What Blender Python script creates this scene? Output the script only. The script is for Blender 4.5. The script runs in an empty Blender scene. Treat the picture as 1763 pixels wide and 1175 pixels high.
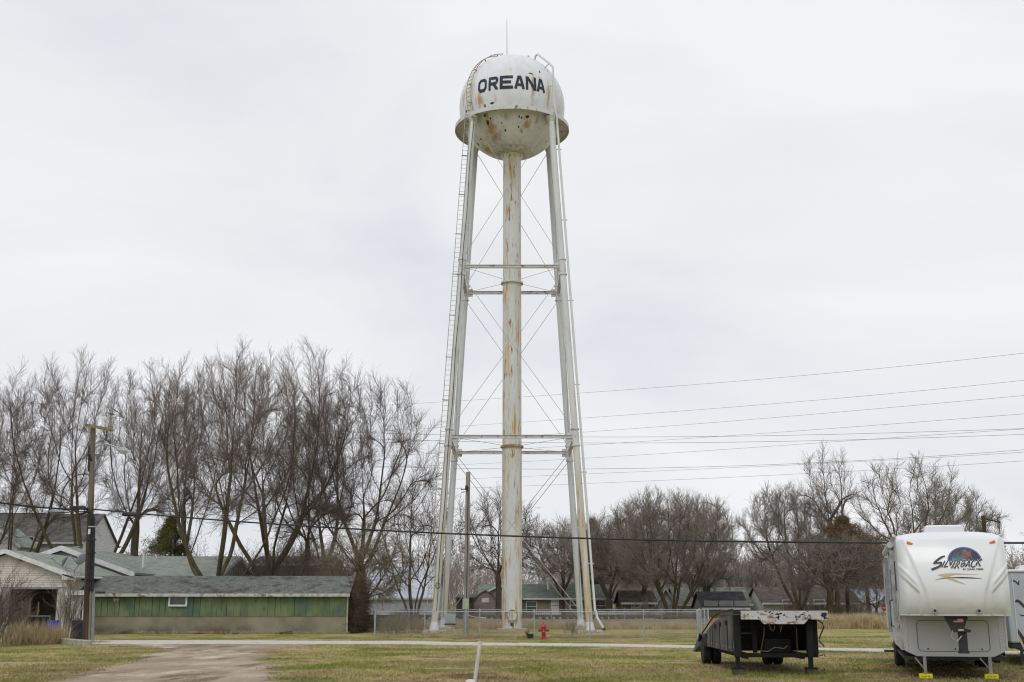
import bpy, bmesh, math, random
import numpy as np
from mathutils import Vector, Matrix

# ------------------------------------------------------------------ camera, sky, sun
SC = bpy.context.scene
COL = SC.collection
F = 2000.0                     # focal length in pixels of the 1763 px wide photograph
PITCH = math.radians(12.71)
CH = 1.7
cam_d = bpy.data.cameras.new("camera")
cam = bpy.data.objects.new("camera", cam_d)
COL.objects.link(cam)
SC.camera = cam
cam.location = (0, 0, CH)
cam.rotation_euler = (math.radians(90) + PITCH, 0, 0)
cam_d.sensor_width = 36.0
cam_d.lens = 36.0 * F / 1763.0
cam_d.clip_start = 0.1
cam_d.clip_end = 6000

W = bpy.data.worlds.new("World")
SC.world = W
W.use_nodes = True
nt = W.node_tree
nt.nodes.clear()
wo = nt.nodes.new("ShaderNodeOutputWorld")
bg = nt.nodes.new("ShaderNodeBackground")
sky = nt.nodes.new("ShaderNodeTexSky")
sky.sky_type = 'NISHITA'
sky.sun_disc = False
SUN_EL, SUN_ROT = math.radians(48), math.radians(200)
sky.sun_elevation = SUN_EL
sky.sun_rotation = SUN_ROT
tc = nt.nodes.new("ShaderNodeTexCoord")
mp = nt.nodes.new("ShaderNodeMapping")
mp.inputs['Scale'].default_value = (1.0, 1.0, 2.6)
mp.inputs['Location'].default_value = (0.35, 0.2, 0.1)
n1 = nt.nodes.new("ShaderNodeTexNoise")
n1.inputs['Scale'].default_value = 2.3
n1.inputs['Detail'].default_value = 6
n1.inputs['Roughness'].default_value = 0.5
n1.inputs['Distortion'].default_value = 0.4
rp = nt.nodes.new("ShaderNodeValToRGB")
# cloud cover radiance (before the 0.12 strength)
e = rp.color_ramp.elements
e[0].position = 0.34; e[0].color = (6.2, 6.36, 6.75, 1)
e[1].position = 0.62; e[1].color = (7.55, 7.6, 7.75, 1)
m = e.new(0.47); m.color = (6.95, 7.05, 7.3, 1)
mx = nt.nodes.new("ShaderNodeMixRGB")
mx.inputs['Fac'].default_value = 0.97
nt.links.new(tc.outputs['Generated'], mp.inputs['Vector'])
nt.links.new(mp.outputs['Vector'], n1.inputs['Vector'])
nt.links.new(n1.outputs['Fac'], rp.inputs['Fac'])
nt.links.new(sky.outputs['Color'], mx.inputs['Color1'])
nt.links.new(rp.outputs['Color'], mx.inputs['Color2'])
nt.links.new(mx.outputs['Color'], bg.inputs['Color'])
bg.inputs['Strength'].default_value = 0.12
nt.links.new(bg.outputs['Background'], wo.inputs['Surface'])

sd = bpy.data.lights.new("sun", 'SUN')
sd.energy = 0.8
sd.angle = math.radians(25)
sd.color = (1.0, 0.97, 0.93)
so = bpy.data.objects.new("sun", sd)
COL.objects.link(so)
# sun behind the camera's left shoulder, veiled by cloud
so.rotation_euler = (math.radians(42), 0, math.radians(-20))
SC.cycles.filter_width = 1.15
SC.view_settings.view_transform = 'Standard'
SC.view_settings.look = 'None'
SC.view_settings.exposure = 0.0
SC.view_settings.gamma = 1.0

# ------------------------------------------------------------------ pixel -> place
cp, sp = math.cos(PITCH), math.sin(PITCH)
def ray(px, py):
    a = (px - 881.5) / F; b = (587.5 - py) / F
    return a, cp - b * sp, sp + b * cp
def P(px, py, Y):
    a, d, u = ray(px, py); t = Y / d
    return Vector((a * t, Y, CH + u * t))
def G(px, py, z=0.0):
    a, d, u = ray(px, py); t = (z - CH) / u
    return Vector((a * t, d * t, z))
def PX(px, Y, z):
    """X of a point at depth Y and height z that shows at column px"""
    depth = Y * cp + (z - CH) * sp
    return (px - 881.5) / F * depth
RNG = np.random.default_rng(7)
random.seed(5)

# ------------------------------------------------------------------ materials
def _n(nt, t, **kw):
    n = nt.nodes.new(t)
    for k, v in kw.items():
        if k in n.inputs: n.inputs[k].default_value = v
        else: setattr(n, k, v)
    return n
def c4(c): return (c[0], c[1], c[2], 1.0)
MATS = {}
def mat(name, cols, rough=0.7, scale=3.0, stretch=(1, 1, 1), detail=5, bump=0.0, bscale=None, metal=0.0, spec=0.3,
        pos=None, dist=0.0, coat=0.0, coord='Object'):
    """noise blend of two or three colours, with an optional bump"""
    if name in MATS: return MATS[name]
    m = bpy.data.materials.new(name); m.use_nodes = True
    nt = m.node_tree; b = nt.nodes['Principled BSDF']
    b.inputs['Roughness'].default_value = rough
    b.inputs['Metallic'].default_value = metal
    b.inputs['Specular IOR Level'].default_value = spec
    b.inputs['Coat Weight'].default_value = coat
    tc = _n(nt, "ShaderNodeTexCoord"); mp = _n(nt, "ShaderNodeMapping")
    mp.inputs['Scale'].default_value = stretch
    nt.links.new(tc.outputs[coord], mp.inputs['Vector'])
    nz = _n(nt, "ShaderNodeTexNoise", Scale=scale, Detail=detail, Roughness=0.6, Distortion=dist)
    nt.links.new(mp.outputs['Vector'], nz.inputs['Vector'])
    r = _n(nt, "ShaderNodeValToRGB")
    el = r.color_ramp.elements
    k = len(cols)
    pos = pos or ([0.36, 0.64] if k == 2 else [0.33 + 0.34 * i / (k - 1) for i in range(k)])
    el[0].position = pos[0]; el[0].color = c4(cols[0])
    el[1].position = pos[-1]; el[1].color = c4(cols[-1])
    for i in range(1, k - 1):
        q = el.new(pos[i]); q.color = c4(cols[i])
    nt.links.new(nz.outputs['Fac'], r.inputs['Fac'])
    nt.links.new(r.outputs['Color'], b.inputs['Base Color'])
    if bump:
        n2 = _n(nt, "ShaderNodeTexNoise", Scale=bscale or scale * 6, Detail=4)
        nt.links.new(mp.outputs['Vector'], n2.inputs['Vector'])
        bp = _n(nt, "ShaderNodeBump", Strength=min(1, bump), Distance=0.02)
        nt.links.new(n2.outputs['Fac'], bp.inputs['Height'])
        nt.links.new(bp.outputs['Normal'], b.inputs['Normal'])
    m['bsdf'] = 1
    MATS[name] = m
    return m

def layer(m, col, scale, lo, hi, stretch=(1, 1, 1), seed=0.0, detail=5, zr=None):
    """lay stains of one colour over a material where a stretched noise passes lo..hi; zr limits them to a height band"""
    nt = m.node_tree; b = nt.nodes['Principled BSDF']
    old = b.inputs['Base Color'].links[0].from_socket
    tc = _n(nt, "ShaderNodeTexCoord"); mp = _n(nt, "ShaderNodeMapping")
    mp.inputs['Scale'].default_value = stretch; mp.inputs['Location'].default_value = (seed, seed * 1.7, seed * .6)
    nt.links.new(tc.outputs['Object'], mp.inputs['Vector'])
    nz = _n(nt, "ShaderNodeTexNoise", Scale=scale, Detail=detail, Roughness=0.62)
    nt.links.new(mp.outputs['Vector'], nz.inputs['Vector'])
    mr = _n(nt, "ShaderNodeMapRange"); mr.inputs['From Min'].default_value = lo; mr.inputs['From Max'].default_value = hi
    nt.links.new(nz.outputs['Fac'], mr.inputs['Value'])
    fac = mr.outputs['Result']
    if zr:
        sx = _n(nt, "ShaderNodeSeparateXYZ"); nt.links.new(tc.outputs['Object'], sx.inputs[0])
        a = _n(nt, "ShaderNodeMapRange")
        a.inputs['From Min'].default_value = zr[0]; a.inputs['From Max'].default_value = zr[1]
        nt.links.new(sx.outputs['Z'], a.inputs['Value'])
        mu = _n(nt, "ShaderNodeMath", operation='MULTIPLY')
        nt.links.new(fac, mu.inputs[0]); nt.links.new(a.outputs['Result'], mu.inputs[1]); fac = mu.outputs[0]
    mx = _n(nt, "ShaderNodeMixRGB"); mx.inputs['Color2'].default_value = c4(col)
    nt.links.new(fac, mx.inputs['Fac']); nt.links.new(old, mx.inputs['Color1'])
    nt.links.new(mx.outputs['Color'], b.inputs['Base Color'])
    return m

def spots(m, pts, col, noise=0.35, ns=5.0, zs=1.0, soft=.3, amt=1.0):
    """stains of given place (x,y,z), half-width and half-height, with ragged edges"""
    nt = m.node_tree; b = nt.nodes['Principled BSDF']
    old = b.inputs['Base Color'].links[0].from_socket
    tc = _n(nt, "ShaderNodeTexCoord")
    nz = _n(nt, "ShaderNodeTexNoise", Scale=ns, Detail=5, Roughness=0.7)
    mz = _n(nt, "ShaderNodeMapping"); mz.inputs['Scale'].default_value = (1, 1, zs)
    nt.links.new(tc.outputs['Object'], mz.inputs['Vector']); nt.links.new(mz.outputs['Vector'], nz.inputs['Vector'])
    acc = None
    for (x, y, z, w, h) in pts:
        mp = _n(nt, "ShaderNodeMapping", vector_type='POINT')
        mp.inputs['Scale'].default_value = (1 / w, 1 / (w * 1.3), 1 / h)
        mp.inputs['Location'].default_value = (-x / w, -y / (w * 1.3), -z / h)
        nt.links.new(tc.outputs['Object'], mp.inputs['Vector'])
        ln = _n(nt, "ShaderNodeVectorMath", operation='LENGTH')
        nt.links.new(mp.outputs['Vector'], ln.inputs[0])
        if acc is None: acc = ln.outputs['Value']
        else:
            mn = _n(nt, "ShaderNodeMath", operation='MINIMUM')
            nt.links.new(acc, mn.inputs[0]); nt.links.new(ln.outputs['Value'], mn.inputs[1]); acc = mn.outputs[0]
    ad = _n(nt, "ShaderNodeMath", operation='MULTIPLY_ADD'); ad.inputs[1].default_value = noise * 6
    nt.links.new(nz.outputs['Fac'], ad.inputs[0]); nt.links.new(acc, ad.inputs[2])
    mr = _n(nt, "ShaderNodeMapRange")
    mr.inputs['From Min'].default_value = 0.7 + soft / 2 + noise * 3; mr.inputs['From Max'].default_value = 0.7 - soft / 2 + noise * 3; mr.inputs['To Max'].default_value = amt
    nt.links.new(ad.outputs[0], mr.inputs['Value'])
    mx = _n(nt, "ShaderNodeMixRGB"); mx.inputs['Color2'].default_value = c4(col)
    nt.links.new(mr.outputs['Result'], mx.inputs['Fac']); nt.links.new(old, mx.inputs['Color1'])
    nt.links.new(mx.outputs['Color'], b.inputs['Base Color'])
    return m

# ------------------------------------------------------------------ mesh building
class MB:
    def __init__(s): s.v = []; s.f = []
    def add(s, vs, fs):
        o = len(s.v); s.v += [tuple(q) for q in vs]; s.f += [tuple(i + o for i in f) for f in fs]; return s
    def box(s, x0, x1, y0, y1, z0, z1, M=None):
        vs = [Vector(q) for q in ((x0, y0, z0), (x1, y0, z0), (x1, y1, z0), (x0, y1, z0), (x0, y0, z1), (x1, y0, z1), (x1, y1, z1), (x0, y1, z1))]
        if M is not None: vs = [M @ q for q in vs]
        return s.add(vs, [(0, 3, 2, 1), (4, 5, 6, 7), (0, 1, 5, 4), (1, 2, 6, 5), (2, 3, 7, 6), (3, 0, 4, 7)])
    def tube(s, pts, r, n=8, cap=True):
        pts = [Vector(p) for p in pts]
        rs = r if isinstance(r, (list, tuple)) else [r] * len(pts)
        rings = []; up = None
        for i, p in enumerate(pts):
            t = (pts[min(i + 1, len(pts) - 1)] - pts[max(i - 1, 0)])
            if t.length < 1e-9: t = Vector((0, 0, 1))
            t.normalize()
            if up is None: up = Vector((0, 0, 1)) if abs(t.z) < .9 else Vector((0, -1, 0))
            a = t.cross(up); a.normalize(); b = a.cross(t); b.normalize()
            rings.append([p + (a * math.cos(2 * math.pi * k / n) + b * math.sin(2 * math.pi * k / n)) * rs[i] for k in range(n)])
        vs = [q for rg in rings for q in rg]
        fs = [(i * n + k, i * n + (k + 1) % n, (i + 1) * n + (k + 1) % n, (i + 1) * n + k) for i in range(len(pts) - 1) for k in range(n)]
        if cap: fs += [tuple(range(n))[::-1], tuple((len(pts) - 1) * n + k for k in range(n))]
        return s.add(vs, fs)
    def bar(s, p, q, w, h):
        """rectangular bar from p to q"""
        p = Vector(p); q = Vector(q); t = (q - p); L = t.length; t.normalize()
        up = Vector((0, 0, 1)) if abs(t.z) < .9 else Vector((0, 1, 0))
        a = t.cross(up).normalized(); b = a.cross(t).normalized()
        M = Matrix((a, t, b)).transposed().to_4x4(); M.translation = p
        return s.box(-w / 2, w / 2, 0, L, -h / 2, h / 2, M)
    def prism(s, poly, d0, d1, axis='y'):
        """2-D outline (a,b) pushed from d0 to d1 along axis; a,b are x,z for y, y,z for x, x,y for z"""
        def pt(a, b, d): return {'y': (a, d, b), 'x': (d, a, b), 'z': (a, b, d)}[axis]
        n = len(poly)
        vs = [pt(a, b, d0) for a, b in poly] + [pt(a, b, d1) for a, b in poly]
        fs = [tuple(range(n)), tuple(range(2 * n - 1, n - 1, -1))] + [(i, i + n, (i + 1) % n + n, (i + 1) % n) for i in range(n)]
        return s.add(vs, fs)
    def lathe(s, prof, n=24, c=(0, 0, 0), axis='z'):
        vs = []
        for r, h in prof:
            for k in range(n):
                a = 2 * math.pi * k / n
                if axis == 'z': vs.append((c[0] + r * math.cos(a), c[1] + r * math.sin(a), c[2] + h))
                elif axis == 'y': vs.append((c[0] + r * math.cos(a), c[1] + h, c[2] + r * math.sin(a)))
                else: vs.append((c[0] + h, c[1] + r * math.cos(a), c[2] + r * math.sin(a)))
        m = len(prof)
        fs = [(i * n + k, i * n + (k + 1) % n, (i + 1) * n + (k + 1) % n, (i + 1) * n + k) for i in range(m - 1) for k in range(n)]
        fs += [tuple(range(n))[::-1], tuple((m - 1) * n + k for k in range(n))]
        return s.add(vs, fs)
    def build(s, name, m, parent=None, smooth=False, bevel=0.0, M=None):
        me = bpy.data.meshes.new(name)
        me.from_pydata(s.v if M is None else [tuple(M @ Vector(q)) for q in s.v], [], s.f)
        bm = bmesh.new(); bm.from_mesh(me); bmesh.ops.recalc_face_normals(bm, faces=bm.faces[:])
        bm.to_mesh(me); bm.free()
        if smooth:
            for p in me.polygons: p.use_smooth = True
            me.set_sharp_from_angle(angle=math.radians(40))
        o = bpy.data.objects.new(name, me); COL.objects.link(o)
        me.materials.append(m)
        if parent is not None: o.parent = parent
        if bevel:
            b = o.modifiers.new("b", 'BEVEL'); b.width = bevel; b.segments = 2; b.limit_method = 'ANGLE'
        return o

def np_mesh(name, verts, quads, m, parent=None, smooth=False, tris=False):
    k = 3 if tris else 4
    me = bpy.data.meshes.new(name)
    me.vertices.add(len(verts)); me.vertices.foreach_set('co', np.asarray(verts, dtype=np.float32).ravel())
    nf = len(quads)
    me.loops.add(nf * k); me.loops.foreach_set('vertex_index', np.asarray(quads, dtype=np.int32).ravel())
    me.polygons.add(nf); me.polygons.foreach_set('loop_start', np.arange(0, nf * k, k, dtype=np.int32))
    me.update(calc_edges=True)
    if smooth: me.polygons.foreach_set('use_smooth', np.ones(nf, dtype=bool))
    me.materials.append(m)
    o = bpy.data.objects.new(name, me); COL.objects.link(o)
    if parent is not None: o.parent = parent
    return o

def thing(name, label, cat, loc=(0, 0, 0), rz=0.0, group=None):
    o = bpy.data.objects.new(name, None); COL.objects.link(o)
    o.location = loc; o.rotation_euler = (0, 0, rz); o.empty_display_size = .2
    return tag(o, label, cat, group)
def tag(o, label, cat, group=None, kind=None):
    o['label'] = label; o['category'] = cat
    if group: o['group'] = group
    if kind: o['kind'] = kind
    return o
def struct(o): o['kind'] = 'structure'; return o
def stuff(o, label, cat): o['kind'] = 'stuff'; o['label'] = label; o['category'] = cat; return o
def copy_tree(o, parent=None):
    c = o.copy(); COL.objects.link(c)
    if parent is not None: c.parent = parent
    for ch in list(o.children): copy_tree(ch, c)
    return c
def polyfit_curve(pts, n=36):
    a = np.array(pts, float); k = min(len(pts) - 1, 3)
    c = np.polyfit(a[:, 0], a[:, 1], k)
    xs = np.linspace(a[0, 0], a[-1, 0], n)
    return list(zip(xs, np.polyval(c, xs)))
def S(v): return ((v + 0.055) / 1.055) ** 2.4 if v > 0.04045 else v / 12.92
def hexc(r, g, b, k=1.0): return (S(r / 255) * k, S(g / 255) * k, S(b / 255) * k)

# ------------------------------------------------------------------ ground, road, driveway
def interp(edge, Y):
    ys = [p[1] for p in edge]; xs = [p[0] for p in edge]
    o = np.argsort(ys); return np.interp(Y, np.array(ys)[o], np.array(xs)[o])
road_top = [tuple(G(a, b)[:2]) for a, b in ((-600, 1100), (160, 1102.5), (400, 1103), (700, 1104.5), (840, 1107), (1060, 1109), (1203, 1112), (1405, 1115.8), (1500, 1117), (1763, 1122), (2300, 1130))]
road_bot = [tuple(G(a, b)[:2]) for a, b in ((-600, 1108), (160, 1110), (400, 1109), (700, 1110), (840, 1112), (1060, 1114), (1203, 1116.8), (1405, 1120), (1500, 1122.5), (1763, 1127.5), (2300, 1137))]
def rt(X): return np.interp(X, [p[0] for p in road_top], [p[1] for p in road_top])
def rb(X): return np.interp(X, [p[0] for p in road_bot], [p[1] for p in road_bot])
dl = [tuple(G(a, b)[:2]) for a, b in ((20, 1196), (90, 1178), (140, 1160), (231, 1141), (275, 1119), (262, 1113), (215, 1109))]
dr = [tuple(G(a, b)[:2]) for a, b in ((500, 1196), (488, 1176), (474, 1160), (455, 1142), (462, 1122), (485, 1115), (560, 1109.5))]

def m_ground():
    m = bpy.data.materials.new("winter_lawn"); m.use_nodes = True
    nt = m.node_tree; b = nt.nodes['Principled BSDF']; b.inputs['Roughness'].default_value = 0.95
    b.inputs['Specular IOR Level'].default_value = 0.1
    tc = _n(nt, "ShaderNodeTexCoord")
    def ramp(scale, stretch, cols, pos, detail=6, loc=(0, 0, 0)):
        mp = _n(nt, "ShaderNodeMapping"); mp.inputs['Scale'].default_value = stretch; mp.inputs['Location'].default_value = loc
        nt.links.new(tc.outputs['Object'], mp.inputs['Vector'])
        nz = _n(nt, "ShaderNodeTexNoise", Scale=scale, Detail=detail, Roughness=0.65)
        nt.links.new(mp.outputs['Vector'], nz.inputs['Vector'])
        r = _n(nt, "ShaderNodeValToRGB"); el = r.color_ramp.elements
        el[0].position = pos[0]; el[0].color = c4(cols[0]); el[1].position = pos[-1]; el[1].color = c4(cols[-1])
        for c, p in list(zip(cols, pos))[1:-1]:
            q = el.new(p); q.color = c4(c)
        nt.links.new(nz.outputs['Fac'], r.inputs['Fac']); return r.outputs['Color']
    # broad patches: straw, olive green, bare brown
    a = ramp(0.30, (1, 1, 1), GRASSC, (0.36, 0.45, 0.52, 0.60), 9)
    c = ramp(5.0, (1, 1.0, 1), ((.45, .44, .42), (1.3, 1.3, 1.3)), (0.32, 0.68), 9)
    mx = _n(nt, "ShaderNodeMixRGB", blend_type='MULTIPLY'); mx.inputs['Fac'].default_value = 1
    nt.links.new(a, mx.inputs['Color1']); nt.links.new(c, mx.inputs['Color2'])
    nt.links.new(mx.outputs['Color'], b.inputs['Base Color'])
    return m
GRASSC = (hexc(122, 104, 80), hexc(180, 164, 122), hexc(150, 146, 84), hexc(112, 124, 54))
M_GROUND = m_ground()
def G2(px, py, w, h): p = G(px, py); return (p.x, p.y, 0, w, h)
# worn dirt under and before the trailers and along the driveway's shoulder
WORN = [(8.3, 27.5, 0, 3.2, 9), (11, 29.5, 0, 2.2, 9), (6.6, 31.5, 0, 1.6, 9), (5.0, 27.2, 0, 2.0, 9), (-4.6, 29.5, 0, 1.1, 9), (-9.6, 42.5, 0, .9, 9), (1.0, 26.3, 0, 1.6, 9), (13.5, 33, 0, 2, 9), (-2.6, 26.5, 0, 1.2, 9),
        (-9.2, 39, 0, 1.0, 9), (-8.4, 35.5, 0, 1.3, 9), (-7.2, 32, 0, 1.5, 9), (-5.8, 28, 0, 1.6, 9), (-14.5, 46, 0, 1.1, 9), (-13.5, 40, 0, 1.3, 9), (-12.0, 33.5, 0, 1.6, 9), (-10.5, 28.5, 0, 2.0, 9), (-1, 34, 0, 2.2, 9), (3.5, 31, 0, 1.6, 9), (14, 38, 0, 2.4, 9)]
spots(M_GROUND, WORN, hexc(122, 104, 82), .6, 1.6, 1, .9, .85)
spots(M_GROUND, [(10.9, 30.5, 0, 1.5, 9), (11.8, 34, 0, 1.4, 9), (10.4, 27.6, 0, 1.7, 9), (6.6, 32.0, 0, 1.2, 9), (6.5, 35, 0, 1.3, 9)], hexc(74, 64, 50), .5, 2.2, 1, .9, .8)  # deeper brown laid into the ground colour beneath the camper and the flatbed
M_BLADE = m_ground(); M_BLADE.name = "grass_blades"
# one sheet to the horizon
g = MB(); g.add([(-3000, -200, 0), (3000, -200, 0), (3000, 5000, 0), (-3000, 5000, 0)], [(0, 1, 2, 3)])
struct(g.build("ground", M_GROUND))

M_ROAD = mat("pale_gravel", (hexc(186, 180, 172), hexc(206, 201, 194), hexc(168, 160, 150)), .95, 1.2, (1, 1, 1), 8, .6, 30, spec=.1)
layer(M_ROAD, hexc(140, 130, 108), 14, .55, .66)
M_DRIVE = mat("dirt_gravel", (hexc(138, 122, 103), hexc(160, 145, 126), hexc(186, 174, 157)), .95, .35, (1, .6, 1), 9, .6, 30, spec=.1)
layer(M_DRIVE, hexc(118, 100, 80), .8, .52, .64, (1, .25, 1), 3.0, 8)
layer(M_DRIVE, hexc(196, 186, 170), .5, .55, .66, (1, .3, 1), 13.0, 9)
layer(M_DRIVE, hexc(190, 184, 172), 6.0, .60, .7, (1, 1, 1), 5.0, 8)
def strip(name, A, B, z, m, ns, amp):
    """sheet between two edges with ragged margins"""
    A = np.array(A); B = np.array(B)
    ja = RNG.normal(0, amp, len(A)); jb = RNG.normal(0, amp, len(B))
    k = np.ones(3) / 3; k2 = np.ones(15) / 15
    ja = np.convolve(ja, k, 'same') + 2.2 * np.convolve(RNG.normal(0, amp, len(A)), k2, 'same'); jb = np.convolve(jb, k, 'same') + 2.2 * np.convolve(RNG.normal(0, amp, len(A)), k2, 'same')
    d = B - A; d /= np.linalg.norm(d, axis=1)[:, None]
    A = A + d * ja[:, None]; B = B + d * jb[:, None]
    n = len(A); v = [(p[0], p[1], z) for p in A] + [(p[0], p[1], z) for p in B]
    f = [(i, i + 1, n + i + 1, n + i) for i in range(n - 1)]
    mb = MB(); mb.add(v, f)
    return struct(mb.build(name, m))
xs = np.arange(-60, 60, .22)
strip("gravel_road", [(x, rt(x)) for x in xs], [(x, rb(x)) for x in xs], .008, M_ROAD, 0, .13)
ys = np.arange(min(p[1] for p in dl), G(275, 1110)[1] - .1, .12)
def dL(Y): return interp(dl, Y)
def dR(Y): return interp(dr, Y)
ys = np.arange(20.0, 52.5, .15)
strip("dirt_driveway", [(dL(y), y) for y in ys], [(dR(y), y) for y in ys], .004, M_DRIVE, 0, .36)

def on_gravel(x, y):
    r = (y < rt(x) - .05) & (y > rb(x) + .05)
    j = .5 * np.sin(x * 3.1 + y * 1.7) * np.sin(y * 2.3)
    d = (y < 52.5) & (x > dL(y) + .05 + j * .7) & (x < dR(y) - .05 + j * .7)
    return r | d
# low ragged bits of grass: far too many to count
def blades(n, region, hmin, hmax, wid, name, label, m, keep=None, lean=.5, seed=1, density_noise=True, per=1, spread=0.05):
    r = np.random.default_rng(seed)
    x0, x1, y0, y1 = region
    # sample evenly in the picture's sense: denser near
    u = r.random(n); Y = 1 / (1 / y0 + u * (1 / y1 - 1 / y0)) if y0 > 0 else y0 + u * (y1 - y0)
    X = x0 + r.random(n) * (x1 - x0)
    if keep is not None:
        k = keep(X, Y, r); X, Y = X[k], Y[k]
    X = np.repeat(X, per) + r.normal(0, spread, len(X) * per); Y = np.repeat(Y, per) + r.normal(0, spread, len(Y) * per)
    n = len(X)
    h = hmin + (hmax - hmin) * r.random(n) ** 1.8
    a = r.random(n) * 2 * np.pi; w = wid * (0.6 + .8 * r.random(n))
    lx = r.normal(0, lean, n) * h; ly = r.normal(0, lean, n) * h
    v = np.empty((n, 3, 3))
    v[:, 0, 0] = X - np.cos(a) * w; v[:, 0, 1] = Y - np.sin(a) * w; v[:, 0, 2] = 0
    v[:, 1, 0] = X + np.cos(a) * w; v[:, 1, 1] = Y + np.sin(a) * w; v[:, 1, 2] = 0
    v[:, 2, 0] = X + lx; v[:, 2, 1] = Y + ly; v[:, 2, 2] = h
    f = np.arange(n * 3).reshape(n, 3)
    o = np_mesh(name, v.reshape(-1, 3), f, m, tris=True)
    return stuff(o, label, 'grass')
def keep_lawn(X, Y, r):
    k = ~on_gravel(X, Y) & (np.abs(X) < Y * .5 + 2)
    pn = np.sin(X * .9 + 1.3 * np.sin(Y * .7)) + np.sin(Y * 1.1 + X * .35 + 2) + r.normal(0, .8, len(X))
    return k & (pn > -.9)
blades(420000, (-30, 30, 24, 62), .015, .085, .007, "grass", "short patchy winter lawn, olive green and straw coloured", M_BLADE, keep_lawn, .8)
M_STRAWB = mat("straw_blades", (hexc(150, 134, 98), hexc(200, 186, 148)), .9, 1.5)
def keep_straw(X, Y, r):
    pn = np.sin(X * .7 + 4 + 1.1 * np.sin(Y * .5)) + np.sin(Y * .9 - X * .3) + r.normal(0, .7, len(X))
    return ~on_gravel(X, Y) & (np.abs(X) < Y * .5 + 2) & (pn > .2)
blades(260000, (-30, 30, 24, 62), .01, .07, .006, "dead_grass", "bleached straw-coloured blades mixed into the winter lawn", M_STRAWB, keep_straw, 1.1, 3)
M_GREENBL = mat("green_blades", (hexc(104, 116, 46), hexc(140, 148, 72)), .9, 1.5)
def keep_green(X, Y, r):
    pn = np.sin(X * .45 + 1 + 1.3 * np.sin(Y * .6)) + np.sin(Y * 1.3 + X * .2 + 1) + r.normal(0, .5, len(X))
    return ~on_gravel(X, Y) & (np.abs(X) < Y * .5 + 2) & (pn > .85)
blades(240000, (-30, 30, 24, 62), .02, .09, .006, "green_grass", "greener tufts growing in patches through the winter lawn", M_GREENBL, keep_green, .7, 4)

# ------------------------------------------------------------------ railway bank behind the fence
M_BALLAST = mat("ballast", (hexc(112, 102, 94), hexc(142, 132, 122), hexc(96, 86, 74)), .95, 3.0, (1, 1, 1), 8, .8, 20, spec=.1)
layer(M_BALLAST, hexc(150, 134, 96), .5, .5, .62)
xs = np.arange(-90, 120, 1.2); prof = [(86.0, -.02), (89.0, .16), (91.5, .36), (93.2, .46), (97.5, .46), (99.5, .2), (102, -.02)]
v = []; 
for x in xs:
    for (y, z) in prof: v.append((x, y + RNG.normal(0, .12), z + (RNG.normal(0, .04) if z > 0 else 0)))
k = len(prof); f = [(i * k + j, (i + 1) * k + j, (i + 1) * k + j + 1, i * k + j + 1) for i in range(len(xs) - 1) for j in range(k - 1)]
b_ = MB(); b_.add(v, f); struct(b_.build("railway_embankment", M_BALLAST))
M_RAIL = mat("rail_steel", (hexc(80, 62, 50), hexc(112, 96, 84)), .6, 8, metal=.6)
M_TIE = mat("tie_wood", (hexc(60, 50, 42), hexc(84, 72, 60)), .9, 6)
t = thing("railway_track", "rusty railway track running along the low bank behind the tower", "railway track", (0, 95.3, .50))
for s in (-.72, .72):
    r_ = MB(); r_.box(-90, 120, s - .035, s + .035, .12, .27); r_.build("rail", M_RAIL, t)
s_ = MB()
for i in range(380): s_.box(-90 + i * .55, -90 + i * .55 + .24, -1.3, 1.3, -.03, .12)
s_.build("sleepers", M_TIE, t)

# ------------------------------------------------------------------ WATER TOWER
TY = 75.0
def paint(name, base=(.70, .715, .72)):
    b2 = tuple(q * .9 for q in base)
    return mat(name, (b2, base, tuple(q * 1.04 for q in base)), .45, 1.2, (1, 1, .5), 6, .12, 14, spec=.35)
M_TANK = paint("tank_paint", (.72, .745, .775))
layer(M_TANK, hexc(198, 197, 190), .9, .50, .72, (1, 1, .35), 2.0, zr=(38, 33))
layer(M_TANK, hexc(176, 152, 96), 2.2, .60, .74, (1, 1, .16), 9.0, zr=(38.5, 35.0))
layer(M_TANK, hexc(116, 84, 46), 6.0, .70, .78, (1, 1, .25), 4.0, zr=(38.5, 34.0))
M_COL = paint("riser_paint", (.64, .66, .67))
layer(M_COL, hexc(198, 192, 166), 1.6, .45, .62, (1, 1, .10), 1.0)
layer(M_COL, hexc(190, 148, 84), 4.6, .55, .66, (1, 1, .10), 6.0)
layer(M_COL, hexc(146, 90, 44), 6.5, .62, .68, (1, 1, .12), 11.0)
layer(M_COL, hexc(156, 98, 48), 4.2, .61, .67, (1, 1, .16), 15.0)
M_LEG = paint("leg_paint", (.62, .635, .64))
layer(M_LEG, hexc(186, 176, 140), 1.4, .42, .60, (1, 1, .1), 5.0, zr=(14, 3))
layer(M_LEG, hexc(176, 122, 60), 5.0, .58, .67, (1, 1, .1), 8.0, zr=(20, 4))
M_LEG2 = paint("leg_paint_clean", (.58, .605, .63))
layer(M_LEG2, hexc(186, 176, 140), 1.4, .50, .68, (1, 1, .1), 5.0, zr=(8, 1))
M_STRUT = paint("strut_paint", (.60, .61, .61)); layer(M_STRUT, hexc(140, 108, 70), 3, .55, .68)
M_ROD = mat("rod_paint", (hexc(150, 148, 140), hexc(186, 182, 166)), .5, 3)
M_NAVY = mat("navy_letter_paint", (hexc(36, 42, 60), hexc(58, 64, 82)), .7, 4, detail=8)
layer(M_NAVY, hexc(120, 122, 130), 9, .62, .72, (1, 1, .5), 3.0)
M_RUST = mat("rusty_steel", (hexc(120, 84, 58), hexc(160, 136, 104), hexc(184, 176, 156)), .85, 5, detail=7)
M_CABLE = mat("black_rubber", ((.015, .016, .018), (.035, .036, .04)), .5, 5)
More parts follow.
